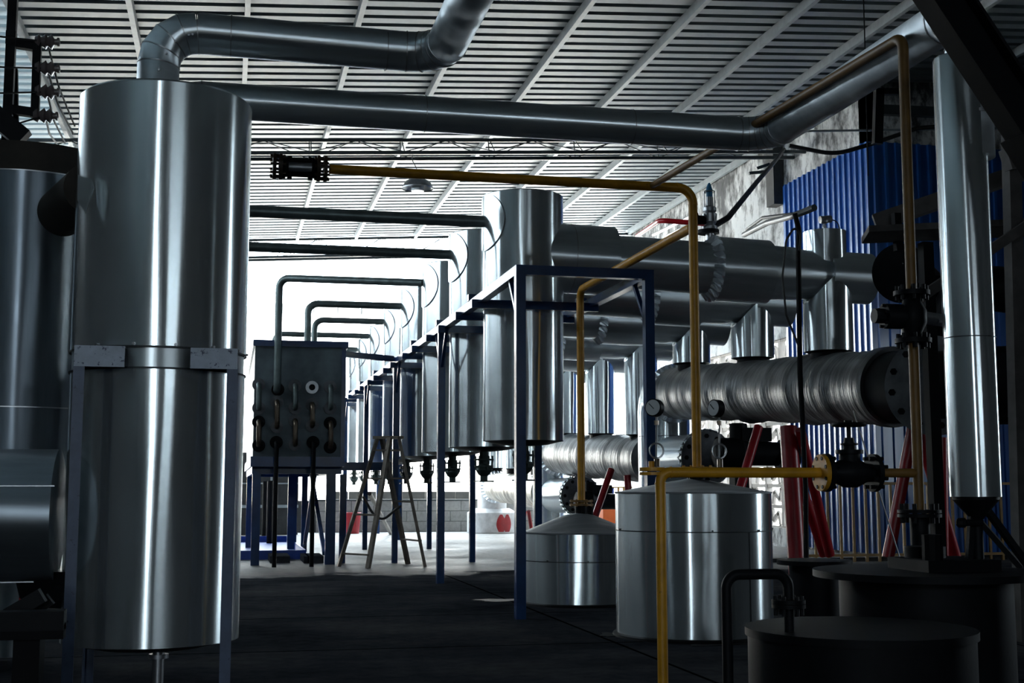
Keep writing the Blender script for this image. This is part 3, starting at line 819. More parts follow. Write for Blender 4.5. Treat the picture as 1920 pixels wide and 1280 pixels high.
P('upright_seam', MB().ring((xv, YU, at(1815, 628, Y=YU-.11).z), (0, 0, 1), .112, .004, .002, 48), 'seam', t)
P('drain_tail', MB().lathe((xv, YU, 0), (0, 0, 1), [(.025, .76), (.025, .96), (.04, .98), (.10, 1.05), (.10, 1.063)], 28), 'black', t)
P('side_strut', MB().bar((xv+.04, YU, 1.02), (xv+.29, YU, .70), .035, .025).bar((xv-.02, YU, 1.02), (xv-.05, YU, .74), .025), 'black', t)
P('nipple', MB().cyl((xv-.09, YU-.04, .95), (xv+.0, YU-.04, .95), .015, 10).ball((xv-.10, YU-.04, .95), .026, 10), 'black', t)

# ================================================================== YELLOW PIPEWORK
zy = 3.435; ry = .036; TRX, TRY = 3.51, 9.3
br_x = 3.172
t = thing('yellow_pipe', (TRX, TRY, 1.25), 'long yellow pipe crossing high up and dropping to the larger floor tank', 'pipe')
P('main_run', MB().sweep(fillet([(.68, 9.3, zy), (TRX, 9.3, zy), (TRX, 9.3, 1.25)], .12, 8), ry, 20), 'yellow', t)
P('left_run', MB().sweep([(-.35, 9.3, zy), (.10, 9.3, zy)], ry, 20), 'yellow_dark', t)
P('weld_ring', MB().ring((TRX, 9.3, zy-.13), (0, 0, 1), ry, .006, .003, 20).ring((TRX-.13, 9.3, zy), (1, 0, 0), ry, .006, .003, 20), 'yellow', t)
P('foot_flange', MB().cyl((TRX, TRY, 1.24), (TRX, TRY, 1.262), .135, 28).cyl((TRX, TRY, 1.21), (TRX, TRY, 1.232), .135, 28).bolts((TRX, TRY, 1.236), (0, 0, 1), .11, 8, .01, .075), 'yellow', t)
P('tank_neck', MB().cyl((TRX, TRY, 1.15), (TRX, TRY, 1.215), .06, 20), 'black', t)
# branch: runs to the camera, then down past a gate valve
Yv = 5.49; zb1 = at(1692, 68, Y=5.49).z; xv2 = br_x-.002
t = thing('brown_branch_pipe', (xv2, Yv, .9), 'brown yellow branch pipe that comes forward under the roof and drops to the black valve', 'pipe')
P('branch_run', MB().sweep(fillet([(br_x, 9.28, zy), (br_x, Yv, zb1), (xv2, Yv, 2.03)], .07, 6), .026, 18), 'yellow_dark', t)  # yellow pipe in the dark, its shade put into the brown colour
P('lower_run', MB().sweep([(xv2, Yv, 1.79), (xv2, Yv, .99)], .025, 18), 'yellow_dark', t)
P('foot_flange', MB().cyl((xv2, Yv, 1.0), (xv2, Yv, .985), .10, 24).cyl((xv2, Yv, .98), (xv2, Yv, .965), .10, 24).bolts((xv2, Yv, .983), (0, 0, 1), .08, 6, .011, .09), 'black', t)
P('tail_pipe', MB().cyl((xv2, Yv, .97), (xv2, Yv, .70), .045, 20), 'black', t)
def gate_valve(name, c, ax, L, r, label, mat='black', wheel=None, wheel_dir=(0, 0, 1), flm=None):
    c = Vector(c); ax = Vector(ax).normalized(); wd = Vector(wheel_dir)
    t = thing(name, c, label, 'valve')
    P('body', MB().lathe(c, ax, [(r*.45, -L/2), (r*.5, -L*.3), (r*.78, -L*.12), (r*.78, L*.12), (r*.5, L*.3), (r*.45, L/2)], 28).cyl(c, c+wd*r*1.0, r*.55, 20), mat, t)
    mb = MB()
    for q in (-1, 1):
        p = c+ax*q*L/2; mb.cyl(p, p-ax*q*.022, r, 28)
        mb.bolts(p-ax*q*.01, ax, r*.8, 8, .010, .07, .5)
    P('flange', mb, flm or mat, t)
    if wheel:
        h = r*1.0
        b_ = P('bonnet', MB().cyl(c+wd*h, c+wd*(h+.018), r*.72, 20).cyl(c+wd*(h+.018), c+wd*(h+wheel*.55), r*.36, 16, r*.26).cyl(c+wd*(h+wheel*.3), c+wd*(h+wheel*.36), r*.46, 16).cyl(c+wd*(h+wheel*.55), c+wd*(h+wheel+.02), .010, 8), mat, t)
        wm = MB().torus(c+wd*(h+wheel), wd, r*.82, .009, 28, 8)
        u = wd.orthogonal().normalized(); v = wd.cross(u)
        for k in range(4):
            a_ = k*pi/2+.4; e_ = u*cos(a_)+v*sin(a_); wm.bar(c+wd*(h+wheel), c+wd*(h+wheel)+e_*r*.82, .012)
        P('handwheel', wm.cyl(c+wd*(h+wheel-.01), c+wd*(h+wheel+.02), .02, 10), mat, t)
    return t
g = gate_valve('gate_valve', (xv2, Yv, 1.91), (0, 0, 1), .25, .085, 'black flanged valve hanging in the brown upright pipe beside the tall silver pipe', 'black', None, (-1, 0, 0))
P('bonnet', MB().cyl((xv2-.06, Yv, 1.91), (xv2-.15, Yv, 1.91), .06, 16).cyl((xv2-.15, Yv, 1.91), (xv2-.20, Yv, 1.91), .035, 12).bolts((xv2-.14, Yv, 1.91), (1, 0, 0), .05, 6, .008, .05), 'black', g)
P('side_arm', MB().cyl((xv2+.05, Yv, 1.91), (xv2+.34, Yv+.1, 1.90), .030, 14).cyl((xv2+.13, Yv, 1.895), (xv2+.36, Yv+.1, 1.895), .012, 8), 'steel', g)
# near level pipe
zl = 1.171; xl = at(1238, 887, Y=Yv).x; xr = xv2
t = thing('low_yellow_pipe', (xl, Yv, 0), 'bright yellow pipe rising from the floor in front of the larger tank and turning level', 'pipe')
P('bent_run', MB().sweep(fillet([(xl, Yv, 0), (xl, Yv, zl), (at(1540, 887, Y=Yv).x, Yv, zl)], .045, 8), .0235, 20), 'yellow', t)
P('right_run', MB().cyl((at(1640, 887, Y=Yv).x, Yv, zl), (xr, Yv, zl), .021, 16), 'yellow_dark', t)
P('weld_ring', MB().ring((xl, Yv, zl-.05), (0, 0, 1), .0235, .005, .003, 20).ring((xl+.05, Yv, zl), (1, 0, 0), .0235, .005, .003, 20), 'yellow', t)
P('gauge_flange', MB().cyl((xl-.025, Yv+.04, zl+.022), (xl-.025, Yv+.04, zl+.006), .058, 20).cyl((xl-.025, Yv+.04, zl+.001), (xl-.025, Yv+.04, zl-.012), .058, 20).cyl((xl-.025, Yv+.04, zl+.02), (xl-.025, Yv+.04, zl+.05), .016, 10), 'yellow', t)
x0, x1 = at(1545, 887, Y=Yv).x, at(1642, 887, Y=Yv).x; xm = (x0+x1)/2
g = gate_valve('gate_valve', (xm, Yv, zl), (1, 0, 0), x1-x0, .088, 'black gate valve with a handwheel in the low yellow pipe', 'black', .135)
P('yellow_flange', MB().cyl((x0-.022, Yv, zl), (x0-.002, Yv, zl), .085, 24), 'yellow', g)
# valve set in the high yellow pipe
a = at(522, 326, Y=9.3); b = at(602, 326, Y=9.3)
t = thing('flanged_valve_set', ((a.x+b.x)/2, 9.3, zy), 'dark double flanged valve set in the high yellow pipe beside the big vessel', 'valve')
mb = MB()
for x in (a.x-.03, a.x+.015, b.x-.02, b.x+.03): mb.cyl((x-.012, 9.3, zy), (x+.012, 9.3, zy), .096, 28)
P('flange', mb.bolts((a.x-.005, 9.3, zy), (1, 0, 0), .08, 8, .010, .11).bolts((b.x+.005, 9.3, zy), (1, 0, 0), .08, 8, .010, .11), 'oldflange', t)
P('body', MB().cyl((a.x, 9.3, zy), (b.x, 9.3, zy), .040, 20), 'steel', t)
P('yoke', MB().cyl((a.x+.03, 9.3, zy+.055), (b.x-.03, 9.3, zy+.055), .016, 8).cyl((a.x+.03, 9.3, zy-.055), (b.x-.03, 9.3, zy-.055), .016, 8).cyl((a.x+.08, 9.3, zy-.09), (a.x+.08, 9.3, zy+.08), .018, 10).cyl((b.x-.08, 9.3, zy-.09), (b.x-.08, 9.3, zy+.08), .018, 10).cyl((a.x+.03, 9.3, zy), (a.x+.07, 9.3, zy), .075, 16).cyl((b.x-.07, 9.3, zy), (b.x-.03, 9.3, zy), .075, 16), 'black', t)
# second drop
p2x, p2y = 3.385, 12.15
t = thing('yellow_drop_pipe', (p2x, p2y, .9), 'yellow pipe sloping forward behind the blue rack and dropping to the lower floor tank', 'pipe')
P('bent_run', MB().sweep(fillet([(p2x, p2y, .93), (p2x, p2y, 3.06), (TRX, TRY+.03, 3.13)], .10, 8), .037, 18), 'yellow', t)
P('foot_flange', MB().cyl((p2x, p2y, .93), (p2x, p2y, .95), .115, 24).cyl((p2x, p2y, .965), (p2x, p2y, .985), .115, 24).bolts((p2x, p2y, .957), (0, 0, 1), .095, 6, .01, .07), 'yellow_dark', t)
P('tank_neck', MB().cyl((p2x, p2y, .83), (p2x, p2y, .93), .06, 16).cyl((p2x+.1, p2y, .80), (p2x+.1, p2y, .93), .02, 8), 'black', t)

# pressure gauges
def gauge(px, label, z1, face, kind='gauge'):
    x = at(px, 870, Y=Yv).x; z0 = zl+.03
    t = thing('pressure_gauge', (x, Yv, z0), label, 'gauge', 'pressure gauges on the low pipe')
    f = Vector(face).normalized()
    P('case', MB().cyl(Vector((x, Yv, z1))-f*.0, Vector((x, Yv, z1))+f*.034, .040, 28), 'black', t)
    d = P('dial', MB().cyl(Vector((x, Yv, z1))+f*.034, Vector((x, Yv, z1))+f*.036, .035, 28), 'dial', t)
    u = f.cross(Vector((0, 0, 1))).normalized(); c = Vector((x, Yv, z1))+f*.0368
    P('needle', MB().bar(c-u*.006-Vector((0, 0, .006)), c+u*.018+Vector((0, 0, .018)), .003), 'seam', d)
    pts = [(x, Yv, z0), (x, Yv, z0+.03)]
    for k in range(0, 17):
        a_ = -pi/2-2*pi*k/16*1; pts.append((x+.034*cos(a_)*1.0+.0, Yv+.012*k/16, z0+.066+.034*sin(a_)))
    pts += [(x, Yv, z1-.08), (x, Yv, z1-.04)]
    P('siphon_loop', MB().sweep(pts, .0045, 8), 'steel', t)
    P('union', MB().cyl((x, Yv, z1-.075), (x, Yv, z1-.055), .011, 6).cyl((x, Yv, z0-.006), (x, Yv, z0+.03), .013, 10), 'brass', t)
gauge(1232, 'round black pressure gauge on a looped tube beside the blue rack post', at(1224, 765, Y=Yv).z, (-.72, -.69, .05))
gauge(1350, 'round black pressure gauge on a looped tube turned to face the left of the photo', at(1345, 766, Y=Yv).z, (-.93, -.36, .05))

# ================================================================== GREY VENT PIPES FROM THE VESSELS
zv = [3.86, 3.80, 3.72, 3.66, 3.66, 3.66, 3.66]
ends = [(475, 391), (475, 464), (524, 521), (578, 572), (590, 604), (515, 628), (600, 652)]
rad = [.062, .058, .052, .052, .05, .05, .05]
starts = [(895, 415), (835, 477), (790, 530), (757, 574), (720, 603), (690, 630), (662, 655)]
vl = ['thick grey pipe running from the nearest rack vessel toward the big foreground vessel', 'grey pipe running left from the second rack vessel', 'grey pipe from the third rack vessel bending down in front of the dark tube box', 'grey pipe from the fourth rack vessel bending down behind the tube box', 'grey pipe from the fifth rack vessel bending down behind the tube box', 'long low grey pipe from the sixth rack vessel ending in a small bend', 'lowest grey pipe from the seventh rack vessel behind the tube box']
HY0, HY1 = 18.6, 24.6
for k in range(7):
    Y = VY[k]; s = at(*starts[k], Y=Y); z = s.z
    x0 = VX-.43
    if k < 2:
        e = at(ends[k][0]-60, ends[k][1], Y=Y); pts = [(x0, Y, z), (e.x-.4, Y, z)]
        if k == 0: pts = fillet(pts+[(e.x-.4, Y, 0)], .2, 6)
        else: pts = fillet(pts+[(e.x-.4, Y, 0)], .2, 6)
    elif k == 2:
        ey = HY0-.17; e = at(524, 521, Y=ey); ez = at(521, 730, Y=ey).z
        pts = fillet([(x0, Y, z), (e.x, ey, e.z), (e.x, ey, ez), (e.x, HY0, ez)], .14, 6)
    else:
        e = at(*ends[k], Y=Y); pts = fillet([(x0, Y, z), (e.x, Y, z), (e.x, Y, 2.25)], .15, 6)
    single('vent_pipe', MB().sweep(pts, rad[k], 18), 'greypipe', (x0, Y, z), vl[k], 'pipe')

# ================================================================== TUBE BOX ON ITS STAND
xa = .35; xb = at(647, 700, Y=HY0).x; zt0 = at(560, 639, Y=HY0).z; zb0 = at(560, 856, Y=HY0).z
t = thing('tube_box', ((xa+xb)/2, HY0, zb0), 'dark steel box with rows of looped return bends on its front', 'heat exchanger')
P('shell', MB().box(xa, xb, HY0, HY1, zb0, zt0), 'hxplate', t)
P('top_rim', MB().box(xa-.03, xb+.04, HY0-.05, HY1+.05, zt0-.09, zt0), 'blue', t)
P('corner_trim', MB().box(xb-.05, xb+.01, HY0-.015, HY0, zb0, zt0-.09).box(xb, xb+.012, HY0, HY1, zb0, zt0-.09), 'blue', t)
P('bottom_rim', MB().box(xa-.03, xb+.01, HY0-.04, HY1+.04, zb0-.14, zb0), 'blue', t)
def hp(px, py): return at(px, py, Y=HY0-.01)
def fl_at(mb, px, py):
    p = hp(px, py); mb.cyl((p.x, HY0-.03, p.z), (p.x, HY0, p.z), .092, 20).bolts((p.x, HY0-.03, p.z), (0, 1, 0), .07, 4, .012, .02, .5)
for px, ys in ((485, ((721, 765), (791, 835))), (519, ((753, 800),)), (553, ((723, 765), (789, 833))), (585, ((758, 798),)), (619, ((725, 765), (793, 838)))):
    for y0, y1 in ys:
        p0 = hp(px, y0); p1 = hp(px, y1); mb = MB(); fl_at(mb, px, y0); fl_at(mb, px, y1)
        f = P('bend_flange', mb, 'flange' if y0 < 790 else 'black', t)
        P('return_bend', MB().sweep(fillet([(p0.x, HY0, p0.z), (p0.x, HY0-.15, p0.z), (p1.x, HY0-.15, p1.z), (p1.x, HY0, p1.z)], .10, 6), .036, 14), 'brass' if y0 > 740 else 'greypipe', t)
mb = MB(); fl_at(mb, 585, 726); P('open_flange', mb, 'steel', t)
p = hp(585, 726); P('open_port', MB().cyl((p.x, HY0-.034, p.z), (p.x, HY0-.030, p.z), .045, 20), 'blackmatt', t)
mb = MB(); fl_at(mb, 521, 730); P('inlet_flange', mb, 'black', t)
for px in (518, 587):
    p = hp(px, 830); mb = MB(); fl_at(mb, px, 829); P('drain_flange', mb, 'black', t)
    P('drain_pipe', MB().sweep(fillet([(p.x, HY0, p.z), (p.x, HY0-.14, p.z), (p.x, HY0-.14, 0)], .06, 5), .032, 12), 'black', t)
# stand
zs = zb0-.14
t = thing('box_stand', ((xa+xb)/2, HY0+.3, 0), 'blue steel stand under the dark tube box', 'steel frame')
legs = [(at(618, 1050, Y=19.0).x, 19.0, .14), (at(641, 1050, Y=19.3).x, 19.3, .09), (at(547, 1000, Y=23.6).x, 23.6, .16), (at(570, 1000, Y=23.0).x, 23.0, .10), (.42, 19.0, .12), (.42, 24.2, .12)]
for x, y, w_ in legs: P('leg', MB().box(x-w_/2, x+w_/2, y-w_/2, y+w_/2, 0, zs-.10), 'blue', t)
for Y in (19.0, 24.2): P('cross_beam', MB().box(xa, xb, Y-.06, Y+.06, zs-.10, zs), 'blue', t)
P('side_beam', MB().box(xb-.16, xb-.04, 19.06, 24.14, zs-.10, zs).box(xa, xa+.12, 19.06, 24.14, zs-.10, zs), 'blue', t)
a0 = (legs[0][0]-.03, 19.3, .15); 
P('diagonal_brace', MB().bar((legs[3][0], 22.8, .1), (legs[0][0]-.15, 20.3, zs-.1), .06).bar((legs[0][0]-.06, 19.2, .15), (legs[3][0]+.05, 22.0, zs-.1), .06), 'blue', t)
xq = at(650, 664, Y=18.9)
t2 = thing('tie_beam', (xb, 18.9, xq.z), 'blue tie beam from the top of the tube box to the vessel rack', 'steel beam')
P('beam', MB().bar((xb+.02, 18.9, at(650, 664, Y=18.9).z), (XL-.05, 19.17, at(750, 672, Y=19.1).z), .07, .085), 'blue', t2)
single('tie_beam', MB().bar((xb-.02, 19.2, at(640, 874, Y=19.2).z), (XL-.05, 19.2, at(640, 874, Y=19.2).z), .08, .12), 'blue', (xb, 19.2, at(640, 874, Y=19.2).z), 'blue lower tie beam behind the top of the ladder', 'steel beam', smooth=False)
# tray
a = at(470, 1049, Z=.0); b = at(575, 1049, Z=.0); y1 = at(470, 1018, Z=0).y
t = thing('blue_tray', ((a.x+b.x)/2, a.y, 0), 'low blue metal tray on the floor under the tube box', 'tray')
P('rim', MB().box(a.x-.6, b.x, a.y, a.y+.03, .0, .14).box(b.x-.03, b.x, a.y+.03, y1, 0, .14).box(a.x-.6, b.x, y1, y1+.03, 0, .14).box(a.x-.6, a.x-.57, a.y+.03, y1, 0, .14), 'tray', t)
P('base', MB().box(a.x-.57, b.x-.03, a.y+.03, y1, 0, .02), 'tray', t)
for i, px in enumerate((515, 578)):
    p = at(px, 1055, Z=0)
    single('concrete_pad', MB().box(p.x-.07, p.x+.22, p.y-.1, p.y+.9, 0, .10), 'floor', (p.x, p.y, 0), ['pale concrete pad at the front edge of the blue tray', 'pale concrete pad at the right corner of the blue tray'][i], 'concrete pad', smooth=False)
for i, (px, py, zt_, r_) in enumerate(((495, 1012, 1.25, .055), (541, 1012, 1.25, .035), (505, 1020, 1.25, .06), (750, 1002, 1.9, .05), (810, 1037, 0, 0))):
    if not r_: continue
    p = at(px, py, Z=0)
    single('pipe_prop', MB().cyl((p.x, p.y, 0), (p.x, p.y, zt_), r_, 12), 'black', (p.x, p.y, 0), ['thick dark upright pipe behind the blue tray', 'thin dark upright pipe right of the blue tray', 'dark upright pipe close to the foreground vessel under the tube box', 'dark upright prop seen through the ladder'][i], 'pipe')
# dark sheet panel by the end wall
a = at(476, 990, Z=0); b = at(557, 990, Z=0); yp = 31.2
xa_, xb_ = at(478, 900, Y=yp).x-1.2, at(560, 900, Y=yp).x
t = thing('sheet_screen', (xb_, yp, 0), 'dark grey sheet screen with pale rails standing by the end wall', 'screen')
P('panel', MB().box(xa_, xb_, yp, yp+.05, .0, 1.95), 'darkwall', t)
P('rail', MB().bar((xa_, yp-.03, at(500, 906, Y=yp).z), (xb_, yp-.03, at(500, 906, Y=yp).z), .03).bar((xa_, yp-.03, at(500, 949, Y=yp).z), (xb_, yp-.03, at(500, 949, Y=yp).z), .07).bar((at(509, 900, Y=yp).x, yp-.03, .6), (at(509, 900, Y=yp).x, yp-.03, 1.9), .05), 'whitesteel', t)
p = at(660, 1000, Z=0)
t = thing('red_bucket', (p.x, p.y, 0), 'red bucket standing in front of the grey block wall', 'bucket')
P('body', MB().lathe((p.x, p.y, 0), (0, 0, 1), [(.17, 0), (.21, .50), (.19, .50), (.155, .02)], 28), 'red', t)
P('rim', MB().torus((p.x, p.y, .50), (0, 0, 1), .205, .012, 28, 6), 'red', t)

# ================================================================== LADDER
F_ = [at(635, 1062, Z=0), at(690, 1065, Z=0), at(765, 1057, Z=0), at(797, 1062, Z=0)]
T_ = [at(708, 820, Y=18.5), at(731, 820, Y=18.2), at(716, 820, Y=18.5), at(748, 820, Y=18.2)]
t = thing('step_ladder', ((F_[0].x+F_[3].x)/2, 18.4, 0), 'dirty metal step ladder standing open in front of the blue rack', 'ladder')
for i, n_ in enumerate(('front_rail', 'front_rail', 'rear_rail', 'rear_rail')):
    P(n_, MB().bar(F_[i], T_[i], .07, .045), 'ladder', t)
for f in (.10, .40, .68, .90):
    for a_, b_ in ((0, 1), (2, 3)):
        P('rung', MB().bar(F_[a_].lerp(T_[a_], f+(.10 if a_ else 0)*(f < .5)), F_[b_].lerp(T_[b_], f+(.10 if a_ else 0)*(f < .5)), .06, .025), 'ladder', t)
P('top_cap', MB().bar(T_[0]+Vector((-.02, .05, 0)), T_[3]+Vector((.02, -.05, 0)), .12, .04), 'ladder', t)
a = at(680, 930, Y=18.4); 
single('loose_hose', MB().sweep(fillet([at(681, 930, Y=18.35), at(697, 960, Y=18.35), at(716, 977, Y=18.3), at(742, 955, Y=18.3), at(752, 948, Y=18.3)], .3, 4), .018, 8), 'rubber', a, 'black hose looped over the rungs of the step ladder', 'hose')
p0 = at(716, 940, Y=19.6)
single('leaning_pole', MB().cyl(at(693, 925, Y=22.5), at(733, 1001, Z=0), .04, 8), 'ladder', at(733, 1001, Z=0), 'short dark pole leaning behind the step ladder', 'pole')

# ================================================================== HANGING LAMP
lp = at(783, 352, Y=21.6); tz = at(768, 300, Y=21.6).z
t = thing('pendant_lamp', (lp.x, 21.6, lp.z), 'round metal high bay lamp hanging below the roof truss', 'lamp')
P('shade', MB().lathe((lp.x, 21.6, lp.z), (0, 0, 1), [(.27, -.02), (.275, 0), (.22, .10), (.10, .17), (.06, .22), (.05, .22), (.09, .165), (.21, .095), (.262, 0)], 36, False), 'steel', t)
P('lamp_body', MB().lathe((lp.x, 21.6, lp.z), (0, 0, 1), [(.11, -.06), (.115, .06), (.05, .14)], 24), 'lamp_glass', t)
P('housing', MB().cyl((lp.x, 21.6, lp.z+.2), (lp.x, 21.6, lp.z+.28), .06, 14).sweep([(lp.x, 21.6, lp.z+.28), (lp.x-.04, 21.6, lp.z+.38), (lp.x-.1, 21.55, lp.z+.46), (lp.x-.12, 21.45, rz(lp.x)-.60)], .008, 6), 'truss', t)

# ================================================================== STANDS AND RAILS
def stand(label, legs, mat='red', w_=.10, thick=False):
    c = legs[0][0]; t = thing('red_stand', (c[0], c[1], 0), label, 'support stand', 'red stands under the header pipes')
    for q_, (a_, b_) in enumerate(legs):
        f_ = 1.75 if (thick and q_ == 1) else 1
        P('leg', MB().cyl(a_, b_, w_*.55*f_, 20), mat, t)
    return t
def g0(px, py, dx=0): p = at(px, py, Z=0); return (p.x+dx, p.y, 0)
HZ = 1.78
stand('red tube stand with spread legs under the largest wrapped pipe', [(at(1422, 800, Y=14.6), at(1375, 960, Y=14.2)), (at(1478, 800, Y=13.2), at(1497, 1095, Y=12.9)), (at(1470, 810, Y=13.3), at(1545, 1040, Y=13.8)), (at(1500, 805, Y=13.0), at(1556, 1040, Y=13.6))], thick=True)
stand('red tube stand close behind the black drums under the near end of the largest pipe', [(at(1712, 800, Y=10.9), at(1665, 1045, Y=10.9)), (at(1765, 820, Y=10.8), at(1768, 1080, Y=10.8)), (at(1722, 800, Y=10.9), at(1800, 1075, Y=11.2))])
stand('red slanting stand under the middle wrapped pipe', [(at(1146, 880, Y=19.9), at(1110, 985, Y=19.5)), (at(1176, 890, Y=19.4), at(1185, 1010, Y=19.4))])
stand('small red stand under the far pale pipe', [(at(991, 958, Y=26.0), at(999, 1010, Y=26.4)), (at(985, 958, Y=26.6), at(975, 1012, Y=26.6))], w_=.07)
# railing in front of the blue sheeting
yr = 17.9; x0 = at(1478, 907, Y=yr).x; x1 = at(1935, 907, Y=yr).x; zr = at(1600, 906, Y=yr).z
t = thing('yard_railing', ((x0+x1)/2, yr, 0), 'brown yellow bar railing in front of the blue sheeting', 'railing')
P('top_rail', MB().bar((x0, yr, zr), (x1, yr, zr), .04), 'rail', t)
P('bottom_rail', MB().bar((x0, yr, .10), (x1, yr, .10), .04), 'rail', t)
x = x0
while x < x1:
    P('baluster', MB().box(x-.018, x+.018, yr-.018, yr+.018, .0, zr-.02), 'rail', t); x += .208
P('kerb', MB().box(x0-.4, x1+.6, yr+.15, yr+.5, 0, .06), 'darkwall', t)
yr = 29.5; t = thing('far_railing', (at(1130, 907, Y=yr).x, yr, 0), 'bar railing seen far off between the red stand and the floor tank', 'railing')
x = at(1098, 907, Y=yr).x; x1 = at(1185, 907, Y=yr).x
P('top_rail', MB().bar((x, yr, 1.12), (x1, yr, 1.12), .04), 'rail', t)
k = 0
while x < x1:
    P('baluster', MB().box(x-.022, x+.022, yr-.02, yr+.02, 0, 1.1), 'rail' if k != 5 else 'tray', t); x += .135; k += 1
p = at(1143, 965, Y=27.5)
single('orange_crate', MB().box(p.x-.18, p.x+.16, 27.4, 27.8, 0, .75).box(p.x-.2, p.x+.18, 27.38, 27.82, .75, .8), 'orange', (p.x, 27.6, 0), 'orange box on the floor seen behind the slanting red stand', 'box', smooth=False)

# motorised valves beside the cleanout stubs
def motor(label, c, s=1.0):
    c = Vector(c); t = thing('motor_valve', c, label, 'valve', 'black motor valves by the header stubs')
    P('body', MB().lathe(c, (1, 0, 0), [(.10*s, -.35*s), (.20*s, -.30*s), (.22*s, .0), (.16*s, .10*s), (.16*s, .55*s), (.12*s, .6*s)], 28), 'black', t)
    P('actuator', MB().cyl(c+Vector((0, 0, .15*s)), c+Vector((0, 0, .40*s)), .12*s, 20).box(c.x+.0, c.x+.42*s, c.y-.13*s, c.y+.13*s, c.z+.16*s, c.z+.34*s), 'black', t)
    P('fan_cover', MB().cyl(c+Vector((.6*s, 0, -.05*s)), c+Vector((.78*s, 0, -.05*s)), .24*s, 28), 'blackmatt', t)
    P('foot', MB().box(c.x-.1*s, c.x+.1*s, c.y-.1*s, c.y+.1*s, 0, c.z-.1*s), 'black', t)
motor('black motor driven valve beside the nearest bolted stub, in front of the lattice', at(1385, 850, Y=16.0))
motor('black motor valve beside the far bolted stub behind the lower floor tank', at(1108, 940, Y=22.9), .9)

# safety valve on top of the nearest side duct
c = at(1331, 430, Y=13.0)
t = thing('relief_valve', (c.x, 13.0, c.z), 'chrome relief valve with a blue cap on top of the nearest side duct', 'valve')
pr = lambda *a_: [(r_, h) for r_, h in a_]
P('body', MB().lathe((c.x, 13, c.z), (0, 0, 1), [(.045, -.12), (.05, -.02), (.085, .0), (.085, .03), (.05, .05), (.075, .08), (.08, .17), (.05, .19), (.075, .20), (.075, .24), (.045, .26), (.04, .36)], 24), 'steel', t)
P('cap', MB().lathe((c.x, 13, c.z), (0, 0, 1), [(.034, .34), (.036, .44), (.02, .50), (.008, .52)], 16), 'blueplastic', t)
P('base_flange', MB().cyl((c.x-.02, 13, c.z-.05), (c.x-.02, 13, c.z-.01), .12, 20).cyl((c.x-.17, 13, c.z+.10), (c.x-.04, 13, c.z+.10), .05, 14).cyl((c.x-.19, 13, c.z+.10), (c.x-.16, 13, c.z+.10), .09, 18), 'black', t)
P('guard_frame', MB().cyl((c.x-.06, 13, c.z+.2), (c.x-.06, 13, c.z+.42), .006, 6).cyl((c.x+.06, 13, c.z+.2), (c.x+.06, 13, c.z+.42), .006, 6).torus((c.x, 13, c.z+.42), (0, 0, 1), .06, .006, 20, 6), 'steel', t)
# cables, conduits and thin pipes near the plaster wall
single('black_hose', MB().sweep(fillet([at(1338, 424, Y=13.1), at(1365, 408, Y=13.6), at(1420, 340, Y=17), at(1455, 300, Y=20.5), at(1470, 280, Y=21.5)], .8, 6), .035, 10), 'rubber', at(1338, 424, Y=13.1), 'thick black hose rising from the relief valve along the stained plaster wall', 'hose')
single('red_pipe', MB().sweep(fillet([at(1195, 442, Y=17.8), at(1238, 413, Y=16.0), at(1335, 420, Y=15.7)], .15, 5), .035, 14), 'redpipe', at(1238, 413, Y=16), 'small bright red bent pipe above the nearest side duct', 'pipe')
for i, (a_, b_) in enumerate((((1225, 440), (1300, 403)), ((1250, 442), (1318, 410)))):
    single('thin_conduit', MB().cyl(at(*a_, Y=22), at(*b_, Y=19), .03, 8), 'steel', at(*a_, Y=22), ['pale thin conduit under the small red pipe, the left one', 'pale thin conduit under the small red pipe, the right one'][i], 'pipe')
single('grey_conduit', MB().sweep(fillet([at(1395, 440, Y=15.0), at(1440, 417, Y=13.6), at(1489, 404, Y=12.2), at(1527, 389, Y=11.8)], .4, 5), .035, 12), 'truss', at(1489, 404, Y=12.2), 'dark grey conduit sloping above the nearest side duct to a cut end', 'pipe')
single('grey_conduit', MB().sweep(fillet([at(1400, 430, Y=15.0), at(1430, 408, Y=13.6), at(1489, 401, Y=12.3)], .5, 5), .02, 10), 'rubber', at(1430, 408, Y=13.6), 'thin black cable bowed beside the sloping grey conduit', 'cable')
yq = 10.6
cp = at(1492, 404, Y=yq)
single('upright_conduit', MB().sweep(fillet([at(1490, 400, Y=yq), at(1498, 430, Y=yq), at(1497, 480, Y=yq), at(1500, 700, Y=yq), at(1505, 700, Y=yq)+Vector((0, 0, -1.0)), Vector((at(1506, 900, Y=yq).x, yq, 0))], .1, 3), .024, 12), 'black', (cp.x, yq, 0), 'dark upright conduit in front of the largest wrapped pipe', 'pipe')
single('looped_cable', MB().sweep(fillet([at(1498, 470, Y=yq-.05), at(1502, 440, Y=yq-.05), at(1490, 424, Y=yq-.05), at(1474, 450, Y=yq-.05), at(1467, 520, Y=yq-.05), at(1474, 590, Y=yq-.05), at(1498, 650, Y=yq-.05)], .12, 5), .010, 8), 'rubber', at(1498, 470, Y=yq-.05), 'thin black cable looping beside the dark upright conduit', 'cable')
sw0 = at(1608, 795, Y=9.5); sw1 = at(1668, 985, Y=9.5); sw2 = sw0+(sw1-sw0)*(sw0.z/(sw0.z-sw1.z))
single('stay_wire', MB().cyl(at(1600, 770, Y=11.4), sw0, .006, 6).cyl(sw0, sw2, .006, 6), 'steel', at(1608, 795, Y=9.5), 'thin pale wire slanting behind the handwheel valve', 'wire')
